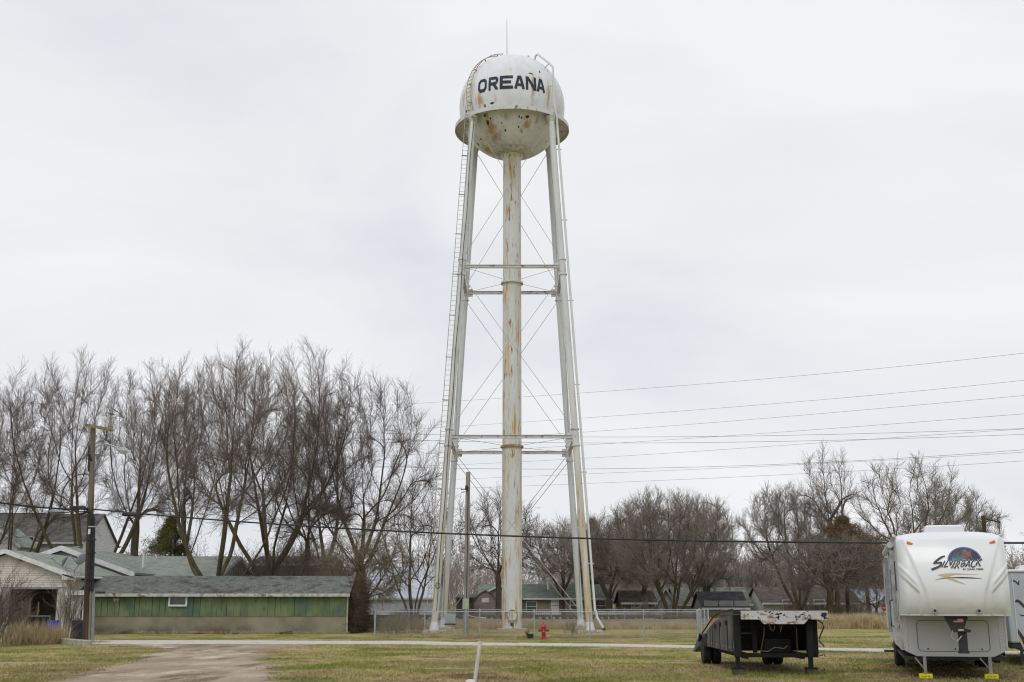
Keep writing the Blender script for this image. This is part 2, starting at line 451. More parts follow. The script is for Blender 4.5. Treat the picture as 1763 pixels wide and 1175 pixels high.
M_CONC = mat("concrete", (hexc(150, 144, 130), hexc(178, 172, 158), hexc(120, 112, 98)), .9, 2.5, (1, 1, 1), 7, .4)

tw = thing("water_tower", "tall white rust-streaked water tower with round tank lettered OREANA", "water tower", (0, TY, 0))
R0, ZC, ZR = 3.64, 35.15, 33.6
# sphere tank, slightly seamed
prof = []
for i in range(65):
    a = -math.pi / 2 + math.pi * i / 64
    prof.append((max(.02, R0 * math.cos(a)), ZC + R0 * math.sin(a)))
q = MB(); q.lathe(prof, 96); tank = q.build("tank", M_TANK, tw, True)
def sph(lon, lat, r=R0):
    lo, la = math.radians(lon), math.radians(lat)
    return Vector((r * math.cos(la) * math.sin(lo), -r * math.cos(la) * math.cos(lo), ZC + r * math.sin(la)))
# rust marks seen on the tank
def sp_pt(px, py):
    # nearest hit of the picture ray with the sphere
    a, d, u = ray(px, py); D = Vector((a, d, u)).normalized(); O = Vector((0, -TY, CH)); C = Vector((0, 0, ZC))
    oc = O - C; b = oc.dot(D); c = oc.length_squared - R0 * R0; disc = b * b - c
    if disc < 0: return None
    return O + D * (-b - math.sqrt(disc))
marks = [(840, 211, .22, .35), (844, 204, .1, .25), (835, 200, .12, .16), (835, 183, .12, .22), (847, 178, .3, .12), (894, 201, .1, .28), (898, 203, .08, .18), (908, 201, .25, .14),
         (914, 127, .3, .12), (929, 124, .12, .22), (943, 122, .1, .16), (823, 249, .22, .22), (803, 192, .2, .15), (870, 225, .12, .18), (893, 219, .1, .2), (946, 250, .12, .3), (864, 212, .1, .12), (828, 240, .12, .2)]
pts = []
for (a, b, w, h) in marks:
    p = sp_pt(a, b)
    if p: pts.append((p.x, p.y, p.z, w * .72, h * .85))
yel = []
for (a, b, w, h) in [(846, 222, .55, 1.3), (836, 196, .35, .5), (852, 236, .5, .9), (918, 148, .18, 1.6), (930, 140, .13, 1.0), (907, 215, .3, .9), (826, 175, .3, .7), (898, 226, .16, .9), (838, 258, .7, .4), (944, 170, .14, 1.1), (870, 200, .3, .3), (924, 208, .16, .9)]:
    p = sp_pt(a, b)
    if p: yel.append((p.x, p.y, p.z, w, h))
spots(M_TANK, yel, hexc(182, 160, 116), .8, 4.0, .22, 1.1, .8)
spots(M_TANK, [(x, y, z, w * .5, h * .7) for x, y, z, w, h in yel], hexc(160, 112, 62), .8, 6.0, .2, .9, .55)
spots(M_TANK, pts, hexc(70, 42, 28), .22)
# dark grime ring where the riser meets the bowl
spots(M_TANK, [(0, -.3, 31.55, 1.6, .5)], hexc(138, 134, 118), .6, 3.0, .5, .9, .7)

# letters painted round the tank
def letter_poly(ch):
    w = .23
    def seg(a, b, w=w):
        ax, ay = a; bx, by = b; dx, dy = bx - ax, by - ay; L = math.hypot(dx, dy); nx, ny = -dy / L * w / 2, dx / L * w / 2
        return [(ax + nx, ay + ny), (bx + nx, by + ny), (bx - nx, by - ny), (ax - nx, ay - ny)]
    h = w / 2
    if ch == 'O':
        o = [(.30, 1 - h), (.70, 1 - h), (1 - h, .72), (1 - h, .28), (.70, h), (.30, h), (h, .28), (h, .72)]
        return ('loop', o)
    if ch == 'R': return [seg((h, 0), (h, 1)), seg((0, 1 - h), (.75, 1 - h)), seg((.70, 1 - h + .01), (1 - h, .82)), seg((1 - h, .86), (1 - h, .60)), seg((1 - h, .64), (.72, .44)), seg((.0, .46), (.76, .46)), seg((.5, .48), (.9, 0), .25)]
    if ch == 'E': return [seg((h, 0), (h, 1)), seg((0, 1 - h), (1, 1 - h)), seg((0, .5), (.86, .5)), seg((0, h), (1, h))]
    if ch == 'A': return [seg((.12, 0), (.46, 1), .24), seg((.88, 0), (.54, 1), .24), seg((.2, .3), (.8, .3), .2), seg((.36, 1 - h), (.64, 1 - h))]
    if ch == 'N': return [seg((h, 0), (h, 1)), seg((1 - h, 0), (1 - h, 1)), seg((.12, 1), (.88, 0), .24)]
def clip_poly(poly):  # keep within 0..1 height
    out = poly
    for lim, sgn in ((0.0, 1), (1.0, -1)):
        res = []
        for i in range(len(out)):
            a, b = out[i - 1], out[i]
            ina = (a[1] - lim) * sgn >= -1e-9; inb = (b[1] - lim) * sgn >= -1e-9
            if ina != inb:
                t = (lim - a[1]) / (b[1] - a[1]); res.append((a[0] + t * (b[0] - a[0]), lim))
            if inb: res.append(b)
        out = res
    return out
spans = [('O', -38.3, -27.6), ('R', -25.4, -14.6), ('E', -13.0, 1.0), ('A', 2.2, 13.6), ('N', 14.6, 26.4), ('A', 26.6, 37.4)]
for ch, l0, l1 in spans:
    mb = MB(); L = letter_poly(ch)
    if L[0] == 'loop':
        o = L[1]; segs = []
        n = len(o)
        cxm, cym = .5, .5
        for i in range(n):
            a, b = o[i], o[(i + 1) % n]
            def off(p, s):
                dx, dy = p[0] - cxm, p[1] - cym
                return (cxm + dx * (1 + s * .23 / .77), cym + dy * (1 + s * .23 / .77))
            def offw(p, s):
                return (.5 + (p[0] - .5) * (.5 + s * .115 - .0) / .385 if False else p[0] + s * .115 * (1 if p[0] > .5 else -1) * (1 if abs(p[0] - .5) > .3 else .45),
                        p[1] + s * .115 * (1 if p[1] > .5 else -1) * (1 if abs(p[1] - .5) > .3 else .45))
            segs.append([offw(a, 1), offw(b, 1), offw(b, -1), offw(a, -1)])
    else: segs = [clip_poly(s) for s in L]
    for k, sgm in enumerate(segs):
        # subdivide by fan-free grid: split the quad in strips
        if len(sgm) < 3: continue
        n = len(sgm)
        cx = sum(p[0] for p in sgm) / n; cy = sum(p[1] for p in sgm) / n
        vs = [(cx, cy)]; rings = 3; per = []
        for i in range(n):
            for tt in range(6):
                a, b = sgm[i], sgm[(i + 1) % n]; per.append((a[0] + (b[0] - a[0]) * tt / 6, a[1] + (b[1] - a[1]) * tt / 6))
        m_ = len(per)
        for rr in range(1, rings + 1):
            for p in per: vs.append((cx + (p[0] - cx) * rr / rings, cy + (p[1] - cy) * rr / rings))
        fs = [(0, 1 + i, 1 + (i + 1) % m_) for i in range(m_)]
        for rr in range(rings - 1):
            for i in range(m_):
                fs.append((1 + rr * m_ + i, 1 + (rr + 1) * m_ + i, 1 + (rr + 1) * m_ + (i + 1) % m_, 1 + rr * m_ + (i + 1) % m_))
        zz = [sph(l0 + (l1 - l0) * x, -3.6 + 15.6 * y, R0 + .014 + .0015 * k) for x, y in vs]
        mb.add(zz, fs)
    mb.build("painted_letter", M_NAVY, tank)

# balcony girder ring
q = MB(); q.lathe([(3.22, ZR + .02), (3.9, ZR + .02), (3.9, ZR + .05), (3.93, ZR + .05), (3.93, ZR - .22), (3.89, ZR - .22), (3.89, ZR - .02), (3.22, ZR - .02)], 96)
M_RING = paint("ring_paint", (.60, .61, .60)); layer(M_RING, hexc(128, 104, 70), 2.4, .56, .68, (1, 1, .4), 3.0)
ringo = q.build("balcony_ring", M_RING, tw, True)
for (lon) in (-17, 15, -60, 62, -42, 45, 180, 150, -150):
    q = MB(); p = sph(lon, 0, 3.75); q.box(-.05, .05, -.02, .02, 0, .32, Matrix.Translation((p.x, p.y, ZR + .03))); q.build("bracket", M_STRUT, ringo)
# riser column
q = MB(); q.lathe([(.635, 0), (.635, 11.55)], 40); rc = q.build("riser_column", M_COL, tw, True)
q = MB(); q.lathe([(.62, 11.55), (.62, 22.55)], 40); q.build("riser_column", M_COL, tw, True)
q = MB(); q.lathe([(.61, 22.55), (.61, 31.3), (.72, 31.5), (.95, 31.75)], 40); q.build("riser_column", M_COL, tw, True)
q = MB(); q.lathe([(.60, -.04), (.70, -.04), (.70, .05), (.60, .05)], 32)
for z in (11.6, 22.6):
    q = MB(); q.lathe([(.60, z - .09), (.75, z - .09), (.75, z + .03), (.60, z + .09)], 40); q.build("collar", M_RUST if z < 12 else M_RING, tw, True)
q = MB(); q.lathe([(1.0, -.05), (1.0, .14), (.85, .17)], 32); q.build("column_footing", M_CONC, tw, True)
# manhole on riser
q = MB(); q.lathe([(.36, -.06), (.36, .0), (.30, .03)], 28, (0, -.68, .95), 'y'); mh = q.build("manhole_cover", M_COL, tw)
q = MB(); q.tube([(.33 * math.cos(a), -.76, .95 + .33 * math.sin(a)) for a in np.linspace(0, 2 * math.pi, 25)], .03, 6); q.bar((0, -.77, .66), (0, -.77, 1.36), .04, .03); q.build("hinge_ring", M_RUST, mh)
q = MB(); q.box(-.1, .1, -.66, -.6, .3, .5); q.build("small_hatch", mat("dark_steel", ((.03, .03, .035), (.06, .06, .065)), .5, 6, metal=.3), tw)
def leg_c(sx, sy, z):
    s = 4.6 - 2.0 * z / 33.4
    return Vector((sx * s, sy * s, z))
LEGS = [(-1, -1), (1, -1), (1, 1), (-1, 1)]
for sx, sy in LEGS:
    q = MB(); q.tube([leg_c(sx, sy, z) for z in (.55, 11.3, 12.1, 22.4, 23.2, 33.36)], .205, 20)
    near = sy < 0
    lg = q.build("leg", M_LEG if near else M_LEG2, tw, True)
    q = MB(); a, b = leg_c(sx, sy, -.05), leg_c(sx, sy, .6)
    q.tube([a, b], [.33, .225], 16); q.build("leg_shoe", paint("shoe_paint", (.66, .67, .67)), lg, True)
    q = MB(); c = leg_c(sx, sy, 0); q.box(c.x - .75, c.x + .75, c.y - .75, c.y + .75, -.1, .16); q.build("footing", M_CONC, tw, bevel=.08)
    for zc in (11.7, 22.8):
        q = MB()
        for dz in (-.55, .45):
            q.tube([leg_c(sx, sy, zc + dz - .05), leg_c(sx, sy, zc + dz + .05)], .265, 18)
        q.tube([leg_c(sx, sy, zc - .5), leg_c(sx, sy, zc + .45)], .222, 18)
        q.build("joint_band", M_STRUT, lg, True)
        q = MB(); c = leg_c(sx, sy, zc)
        q.box(min(c.x, c.x - sx * .5), max(c.x, c.x - sx * .5), c.y - .02, c.y + .02, zc - .3, zc + .25)
        q.box(c.x - .02, c.x + .02, min(c.y, c.y - sy * .5), max(c.y, c.y - sy * .5), zc - .3, zc + .25)
        q.build("gusset", M_STRUT, lg)
    q = MB(); c = leg_c(sx, sy, 33.3); q.tube([leg_c(sx, sy, 33.0), leg_c(sx, sy, 33.37)], [.21, .38], 16); q.build("leg_cap", M_STRUT, lg, True)
for zc in (11.7, 22.8):
    for i in range(4):
        a, b = leg_c(*LEGS[i], zc), leg_c(*LEGS[(i + 1) % 4], zc)
        d = (b - a).normalized(); q = MB(); p0, p1 = a + d * .2, b - d * .2
        q.bar(p0 + Vector((0, 0, .09)), p1 + Vector((0, 0, .09)), .2, .02); q.bar(p0 - Vector((0, 0, .09)), p1 - Vector((0, 0, .09)), .2, .02); q.bar(p0, p1, .05, .16)
        q.build("strut", M_STRUT, tw)
    for sx, sy in LEGS:
        a = leg_c(sx, sy, zc); q = MB(); q.tube([a, Vector((sx * .5, sy * .5, zc - .1))], .014, 5); q.build("tie_rod", M_ROD, tw)
bays = [(.55, 11.2), (12.1, 22.3), (23.3, 33.1)]
for z0, z1 in bays:
    for i in range(4):
        for (u, w) in ((0, 1), (1, 0)):
            A, B = LEGS[(i + u) % 4], LEGS[(i + w) % 4]
            q = MB(); q.tube([leg_c(*A, z0), leg_c(*B, z1)], .017 if z0 > 1 else .022, 6); q.build("brace_rod", M_ROD, tw)
# ladder on the front left leg
q = MB()
off = Vector((-.34, -.16, 0))
def lad(z): return leg_c(-1, -1, z) + off
for s in (-.17, .17): q.tube([lad(1.5) + Vector((s, 0, 0)), lad(33.5) + Vector((s, 0, 0)), lad(33.5) + Vector((s, -.02, .6))], .022, 5)
for i in range(100): z = 1.6 + i * .325; q.tube([lad(z) + Vector((-.17, 0, 0)), lad(z) + Vector((.17, 0, 0))], .012, 4, False)
for i in range(12): z = 3 + i * 2.75; q.bar(lad(z) + Vector((-.22, 0, 0)), leg_c(-1, -1, z), .06, .05)
q.build("ladder", M_ROD, tw)
# ladder over the tank
q = MB(); rail = []
for s in (-3.6, 3.6):
    p = [sph(-50 + s / max(.25, math.cos(math.radians(la))) , la, R0 + .18) for la in range(-22, 80, 6)]
    q.tube(p, .024, 5)
for la in np.arange(-22, 78, 4.6):
    c_ = max(.25, math.cos(math.radians(la)))
    q.tube([sph(-50 - 3.6 / c_, la, R0 + .18), sph(-50 + 3.6 / c_, la, R0 + .18)], .02, 4, False)
for la in (-10, 10, 30, 50, 70): q.bar(sph(-50, la, R0 - .02), sph(-50, la, R0 + .2), .06, .06)
q.build("roof_ladder", M_RUST, tw)
# dark cable down the front left leg
q = MB(); q.tube([leg_c(-1, -1, z) + Vector((.06 + .03 * math.sin(z), -.30, 0)) for z in np.arange(1.2, 33.4, 1.0)], .022, 5); q.build("cable", M_CABLE, tw)
q = MB(); c = leg_c(-1, -1, 2.7) + Vector((.05, -.33, 0)); q.tube([c + Vector((.13 * math.cos(a), 0, .16 * math.sin(a))) for a in np.linspace(0, 6.5, 22)], .02, 5); q.build("cable_coil", M_CABLE, tw)
# overflow pipe on the front right leg
q = MB(); o2 = Vector((.38, .0, 0))
pp = [leg_c(1, -1, .1) + Vector((.80, -.1, .12)), leg_c(1, -1, .1) + Vector((.72, -.1, .26)), leg_c(1, -1, .5) + Vector((.46, 0, .35)), leg_c(1, -1, 1.4) + o2]
pp += [leg_c(1, -1, z) + o2 for z in (5, 12, 20, 28, 32.5)] + [Vector((2.98, -2.75, 33.3)), Vector((2.82, -2.8, 34.2)), Vector((2.75, -2.75, 36.9)), Vector((2.55, -2.55, 37.25)), Vector((1.75, -1.75, 38.35)), Vector((1.62, -1.62, 38.3)), Vector((1.5, -1.5, 37.9))]
q.tube(pp, .075, 10); M_PIPE = paint("pipe_paint", (.66, .67, .67)); layer(M_PIPE, hexc(190, 150, 84), 2.0, .52, .66, (1, 1, .1), 5.0, zr=(16, 6))
ov = q.build("overflow_pipe", M_PIPE, tw, True)
q = MB(); a, b = pp[0], pp[1]; d = (a - b).normalized(); q.tube([a - d * .06, a + d * .1], .11, 12); q.build("flap_valve", M_CABLE, ov)
for a_, b_ in [(leg_c(1, -1, z), leg_c(1, -1, z) + Vector((.55, 0, 0))) for z in (4, 9.5, 15, 20.5, 26, 31)] + [((2.35, -2.35, 35.6), (2.75, -2.75, 35.6)), ((2.2, -2.2, 37.1), (2.55, -2.55, 37.3))]:
    q = MB(); q.bar(a_, b_, .05, .06); q.build("pipe_bracket", M_STRUT, ov)
q = MB(); q.tube([(-.35, 0, 38.75), (-.35, 0, 39.1)], .07, 8); q.tube([(-.35, 0, 39.0), (-.36, 0, 41.9)], [.028, .014], 6); q.build("antenna", mat("grey_metal", ((.25, .26, .27), (.36, .37, .38)), .4, 5, metal=.5), tw)
q = MB(); q.tube([(1.1, -.4, 38.5), (1.1, -.4, 38.85), (1.2, -.4, 38.9)], .09, 8); q.build("roof_vent", M_STRUT, tw)

# loose stones on the driveway and its margins, dead leaves on the lawn: nobody could count them
def scatter(name, label, cat, n, region, keep, size, m, seed, flat=.5):
    r = np.random.default_rng(seed); x0, x1, y0, y1 = region
    u = r.random(n); Y = 1 / (1 / y0 + u * (1 / y1 - 1 / y0)); X = x0 + r.random(n) * (x1 - x0)
    k = keep(X, Y, r); X, Y = X[k], Y[k]; n = len(X)
    s = size[0] + (size[1] - size[0]) * r.random(n) ** 3
    v = np.empty((n, 5, 3)); a = r.random(n) * 6.28
    for i in range(4):
        rr = s * (.7 + .6 * r.random(n)); v[:, i, 0] = X + np.cos(a + i * 1.571) * rr; v[:, i, 1] = Y + np.sin(a + i * 1.571) * rr; v[:, i, 2] = .006 + (0 if flat > .3 else 1) * r.random(n) * s
    v[:, 4] = np.stack([X, Y, .006 + s * flat], -1)
    o = np.arange(n)[:, None] * 5
    F_ = np.concatenate([o + [0, 1, 4], o + [1, 2, 4], o + [2, 3, 4], o + [3, 0, 4]])
    return stuff(np_mesh(name, v.reshape(-1, 3), F_, m, tris=True), label, cat)
M_STONE = mat("loose_stone", (hexc(116, 102, 86), hexc(154, 140, 122), hexc(190, 180, 164)), .9, 30)
def kd(X, Y, r):
    j = r.normal(0, .35, len(X)); return (Y < 52.6) & (X > dL(Y) - .1 + j) & (X < dR(Y) + .1 + j)
scatter("loose_gravel", "loose pale and brown stones strewn over the dirt driveway", "gravel", 45000, (-22, -4, 24.5, 52), kd, (.006, .022), M_STONE, 5)
def kr(X, Y, r):
    j = r.normal(0, .12, len(X)); return (Y < rt(X) + .1 + j) & (Y > rb(X) - .1 + j)
scatter("loose_gravel", "loose white stones along the gravel road", "gravel", 160000, (-26, 30, 42, 60), kr, (.01, .03), mat("white_stone_chips", (hexc(170, 164, 154), hexc(216, 212, 204)), .9, 30), 6)
M_LEAF = mat("dead_leaves", (hexc(104, 78, 56), hexc(150, 120, 88), hexc(126, 98, 70)), .9, 20)
def kl(X, Y, r):
    pn = np.sin(X * .55 + 1.7) + np.sin(Y * .8 + X * .2) + r.normal(0, .8, len(X)) + (Y < 34) * 1.2
    return ~on_gravel(X, Y) & (np.abs(X) < Y * .5 + 1) & (pn > .9)
scatter("leaf_litter", "brown dead leaves lying in drifts on the lawn", "leaves", 60000, (-16, 20, 24.5, 60), kl, (.008, .03), M_LEAF, 7, .25)
M_THATCH = mat("straw_thatch", (hexc(150, 132, 98), hexc(196, 180, 140)), .9, 12)
# ------------------------------------------------------------------ TREES
M_BARK = mat("grey_bark", (hexc(72, 64, 56), hexc(98, 88, 76), hexc(84, 82, 60)), .95, 2.0, (1, 1, .4), 6, .5)
M_BARK2 = mat("mossy_bark", (hexc(68, 62, 44), hexc(94, 86, 62), hexc(80, 70, 56)), .95, 2.0, (1, 1, .4), 6, .5)
M_TWIG = mat("twigs", (hexc(98, 88, 82), hexc(126, 114, 106)), .95, .4)
M_TWIGR = mat("reddish_twigs", (hexc(130, 120, 112), hexc(160, 150, 140)), .95, .4)
M_TWIGM = mat("grey_twigs", (hexc(124, 116, 110), hexc(154, 146, 138)), .95, .4)
M_TWIGT = mat("tan_twigs", (hexc(112, 102, 86), hexc(146, 134, 114)), .95, .4)
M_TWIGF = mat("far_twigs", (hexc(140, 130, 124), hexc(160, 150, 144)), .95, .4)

def nrm(a): return a / np.maximum(np.linalg.norm(a, axis=-1, keepdims=True), 1e-9)
def paths(p0, d0, L, npts, wob, trop, rng, tropv=(0, 0, 1)):
    m = len(p0); out = np.empty((m, npts, 3)); out[:, 0] = p0; d = nrm(d0); tv = np.array(tropv, float)
    st = (L / (npts - 1))[:, None]
    for i in range(1, npts):
        d = nrm(d + rng.normal(0, wob, (m, 3)) + tv * trop)
        out[:, i] = out[:, i - 1] + d * st
    return out
def children(Pp, Rp, Lp, nc, t0, ang, lr, rr, npts, wob, trop, rng, rmin=.004, fall=.5, tip=.35):
    m, n, _ = Pp.shape
    k = np.tile(np.arange(nc), m); par = np.repeat(np.arange(m), nc); N = m * nc
    t = t0 + (1 - t0) * np.clip((k + rng.random(N)) / nc, 0, .995)
    f = t * (n - 1); i = np.minimum(f.astype(int), n - 2); w = (f - i)[:, None]
    p = Pp[par, i] * (1 - w) + Pp[par, i + 1] * w
    r0 = Rp[par, i] * (1 - w[:, 0]) + Rp[par, i + 1] * w[:, 0]
    T = nrm(Pp[par, i + 1] - Pp[par, i])
    az = rng.random(N) * 2 * np.pi + k * 2.4
    h = nrm(np.cross(T, rng.normal(0, 1, (N, 3))))
    a = np.radians(ang * (0.7 + .6 * rng.random(N)))[:, None]
    d = T * np.cos(a) + h * np.sin(a)
    L = Lp[par] * lr * (1 - fall * (t - t0) / (1 - t0 + 1e-6)) * (.65 + .6 * rng.random(N))
    P2 = paths(p, d, L, npts, wob, trop, rng)
    rs = np.maximum(np.minimum(r0 * rr, r0 * .95), rmin)
    R2 = rs[:, None] * np.linspace(1, tip, npts)[None]
    return P2, R2, L
def sweep(Ps, Rs, sides):
    """tubes for m polylines of n points, as quads"""
    m, n, _ = Ps.shape
    T = np.empty_like(Ps); T[:, 1:-1] = Ps[:, 2:] - Ps[:, :-2]; T[:, 0] = Ps[:, 1] - Ps[:, 0]; T[:, -1] = Ps[:, -1] - Ps[:, -2]
    T = nrm(T)
    ref = np.zeros((m, 1, 3)); up = np.abs(T[:, :1, 2]) > .75
    ref[..., 2] = ~up; ref[..., 1] = up
    A = nrm(np.cross(T, np.broadcast_to(ref, T.shape))); B = np.cross(A, T)
    an = np.arange(sides) * 2 * np.pi / sides
    V = Ps[:, :, None] + (A[:, :, None] * np.cos(an)[None, None, :, None] + B[:, :, None] * np.sin(an)[None, None, :, None]) * Rs[:, :, None, None]
    idx = np.arange(m * n * sides).reshape(m, n, sides)
    a = idx[:, :-1]; b = idx[:, 1:]; a2 = np.roll(a, -1, 2); b2 = np.roll(b, -1, 2)
    return V.reshape(-1, 3), np.stack([a, a2, b2, b], -1).reshape(-1, 4)
def join(parts):
    vs, fs, o = [], [], 0
    for v, f in parts: vs.append(v); fs.append(f + o); o += len(v)
    return np.concatenate(vs), np.concatenate(fs)

def tree(name, label, cat, loc, H, fork=.2, r=.35, cw=5.0, zlo=.22, seed=1, bark=None, twig=None, lean=(0, 0), stems=1, sspread=.3, up=.32,
         dens=1.0, tw=.008, group=None, n4=4, n5=3, tl=1.0, zpow=1.0, kink=.09, droop=0.0, step=None, limbs=0, ltilt=.5, out=.62):
    """grow limbs towards points strewn through the crown's volume, then hang twigs on the thin ends"""
    rng = np.random.default_rng(seed)
    step = step or max(.28, H * .026)
    # points the limbs reach for
    N = int(1150 * dens); A = []
    ph = rng.random(4) * 6.28
    while len(A) < N:
        q = rng.uniform(-1, 1, (N * 3, 3)); rr = np.linalg.norm(q, axis=1); q = q[(rr < 1) & (rng.random(len(q)) < .35 + .65 * rr)]
        az = np.arctan2(q[:, 1], q[:, 0]); env = 1 + .10 * np.sin(2 * az + ph[0]) + .07 * np.sin(4 * az + ph[1] + q[:, 2] * 3)
        x = q[:, 0] * cw * env; y = q[:, 1] * cw * env; t = (q[:, 2] + 1) / 2
        z = H * (zlo + (1 - zlo) * t ** zpow)
        A = np.stack([x + lean[0] * H * fork, y + lean[1] * H * fork, z], -1)[:N]
        if limbs:
            rho = np.hypot(q[:, 0], q[:, 1]); q_ok = rho > .62 - t * .9
            A = A[q_ok[:N]]
        if len(q) < N: N = len(q)
        N = min(N, len(A))
    nodes = []; par = []; dirs = []
    for s_ in range(stems):
        a = 2 * np.pi * s_ / stems + rng.random()
        d = np.array([lean[0], lean[1], 1.0]) if stems == 1 else np.array([np.cos(a) * sspread * rng.uniform(.5, 1.2), np.sin(a) * sspread * rng.uniform(.5, 1.2), 1.0])
        d /= np.linalg.norm(d); p = np.array([0.0, 0, -.15]) if stems == 1 else np.array([np.cos(a) * r, np.sin(a) * r, -.15])
        last = -1
        for k in range(int(H * fork * (1 if stems == 1 else rng.uniform(.7, 1.2)) / step) + 1):
            nodes.append(p.copy()); par.append(last); dirs.append(d.copy()); last = len(nodes) - 1
            d = d + rng.normal(0, .035, 3); d /= np.linalg.norm(d); p = p + d * step
    if limbs:
        base_ = last
        for s_ in range(limbs):
            a = 2 * np.pi * s_ / limbs + rng.uniform(-.3, .3); tl_ = ltilt * rng.uniform(.55, 1.25)
            d = np.array([np.cos(a) * tl_ + lean[0] * .5, np.sin(a) * tl_, 1.0]); d /= np.linalg.norm(d)
            last = max(0, base_ - int(rng.integers(0, 3))); p = nodes[last] + d * step * .8
            for k in range(int(H * rng.uniform(.12, .2) / step)):
                nodes.append(p.copy()); par.append(last); dirs.append(d.copy()); last = len(nodes) - 1
                d = d + rng.normal(0, .04, 3) + np.array([0, 0, .02]); d /= np.linalg.norm(d); p = p + d * step
    nodes = np.array(nodes); dirs = np.array(dirs); par = list(par)
    act = A; kill = step * 2.1; N0 = len(A); FK = np.array([lean[0] * H * fork, lean[1] * H * fork, H * fork * .55])
    D2 = ((act[:, None] - nodes[None]) ** 2).sum(-1); near = D2.argmin(1); nd = D2.min(1)
    for it in range(90):
        if len(act) < .06 * N0 or len(nodes) > 9000: break
        v = nrm(act - nodes[near]); acc = np.zeros_like(nodes); np.add.at(acc, near, v)
        has = np.zeros(len(nodes), bool); has[near] = True; ids = np.nonzero(has)[0]
        d = nrm(nrm(acc[ids]) + dirs[ids] * .85 + np.array([0, 0, up * .35]) + out * nrm(nodes[ids] - FK) + rng.normal(0, kink, (len(ids), 3)))
        newp = nodes[ids] + d * step
        o = len(nodes); nodes = np.concatenate([nodes, newp]); dirs = np.concatenate([dirs, d]); par += ids.tolist()
        D2 = ((act[:, None] - newp[None]) ** 2).sum(-1); m_ = D2.min(1); am = D2.argmin(1)
        b_ = m_ < nd; near = np.where(b_, o + am, near); nd = np.where(b_, m_, nd)
        k = nd > kill ** 2; act, near, nd = act[k], near[k], nd[k]
    par = np.array(par); n = len(nodes)
    # pipe model radii
    ex = 2.25; rad = np.zeros(n); tip = tw * 1.9
    for i in range(n - 1, -1, -1):
        if rad[i] == 0: rad[i] = tip ** ex
        if par[i] >= 0: rad[par[i]] += rad[i]
    rad = rad ** (1 / ex); big = rad.max(); g = np.log(r / tip) / np.log(big / tip); rad = tip * (rad / tip) ** g
    rad = np.maximum(rad * (rad / rad.max()) ** .14, tip)
    if stems > 1: rad = np.minimum(rad, r)
    # chains, thickest child first
    kids = [[] for _ in range(n)]
    for i in range(n):
        if par[i] >= 0: kids[par[i]].append(i)
    chains = []; stack = [i for i in range(n) if par[i] < 0]
    while stack:
        i = stack.pop(); c = [par[i], i] if par[i] >= 0 else [i]
        while kids[i]:
            ks = sorted(kids[i], key=lambda q: -rad[q]); stack += ks[1:]; i = ks[0]; c.append(i)
        chains.append(c)
    buckets = {}
    for c in chains:
        P_ = nodes[c]; R_ = rad[c].copy()
        if len(c) > 1 and par[c[1]] == c[0]: R_[0] = min(R_[0], R_[1] * 1.15)
        if len(c) < 2: continue
        R_[-1] *= .6
        if c[0] < stems * 3 and par[c[0]] < 0: R_[0] *= 1.35
        big_ = R_.max() > .055 * (H / 20)
        m_ = 4 if len(c) <= 4 else (9 if len(c) <= 12 else 26)
        t = np.linspace(0, len(c) - 1, m_); xi = np.arange(len(c))
        Q = np.stack([np.interp(t, xi, P_[:, k]) for k in range(3)], -1); RR = np.interp(t, xi, R_)
        buckets.setdefault((m_, big_), [[], []]); buckets[(m_, big_)][0].append(Q); buckets[(m_, big_)][1].append(RR)
    trunk_, crown_ = [], []
    for (m_, big_), (Q, RR) in buckets.items():
        v_ = sweep(np.array(Q), np.array(RR), 9 if (big_ and m_ == 26) else (6 if big_ else 4)); (trunk_ if big_ else crown_).append(v_)
    # twigs on everything thin
    thin = np.nonzero((rad < .045 * (H / 20) + .01) & (par >= 0))[0]
    Pn = np.stack([nodes[par[thin]], nodes[thin]], 1); Rn = np.stack([rad[par[thin]], rad[thin]], 1)
    Ln = np.full(len(thin), tl)
    P4, R4, L4 = children(Pn, np.minimum(Rn, tw * 1.6), Ln, n4, .05, 38, 1.0, .8, 5, .07, .09 - droop, rng, tw, .1, .6)
    P5, R5, L5 = children(P4, R4, L4, n5, .15, 34, .55, .8, 3, .08, .08 - droop, rng, tw * .85, .3, .6)
    crown_ += [sweep(P4, R4, 3), sweep(P5, R5, 3)]
    # the tallest shoots reach the full height
    zt_ = np.percentile(P5[..., 2], 99.8)
    for lst in (trunk_, crown_):
        for v_ in lst: v_[0][:, 2] *= H / zt_
    root = thing(name, label, cat, loc, 0, group)
    v, f = join(trunk_); np_mesh("trunk", v, f, bark or M_BARK, root, True)
    v, f = join(crown_); np_mesh("crown", v, f, twig or M_TWIG, root)
    return root
def hgt(py, Y): return P(881, py, Y).z
GT = "bare trees behind the sheds and houses"
def at(px, Y): return (PX(px, Y, 0), Y, 0)
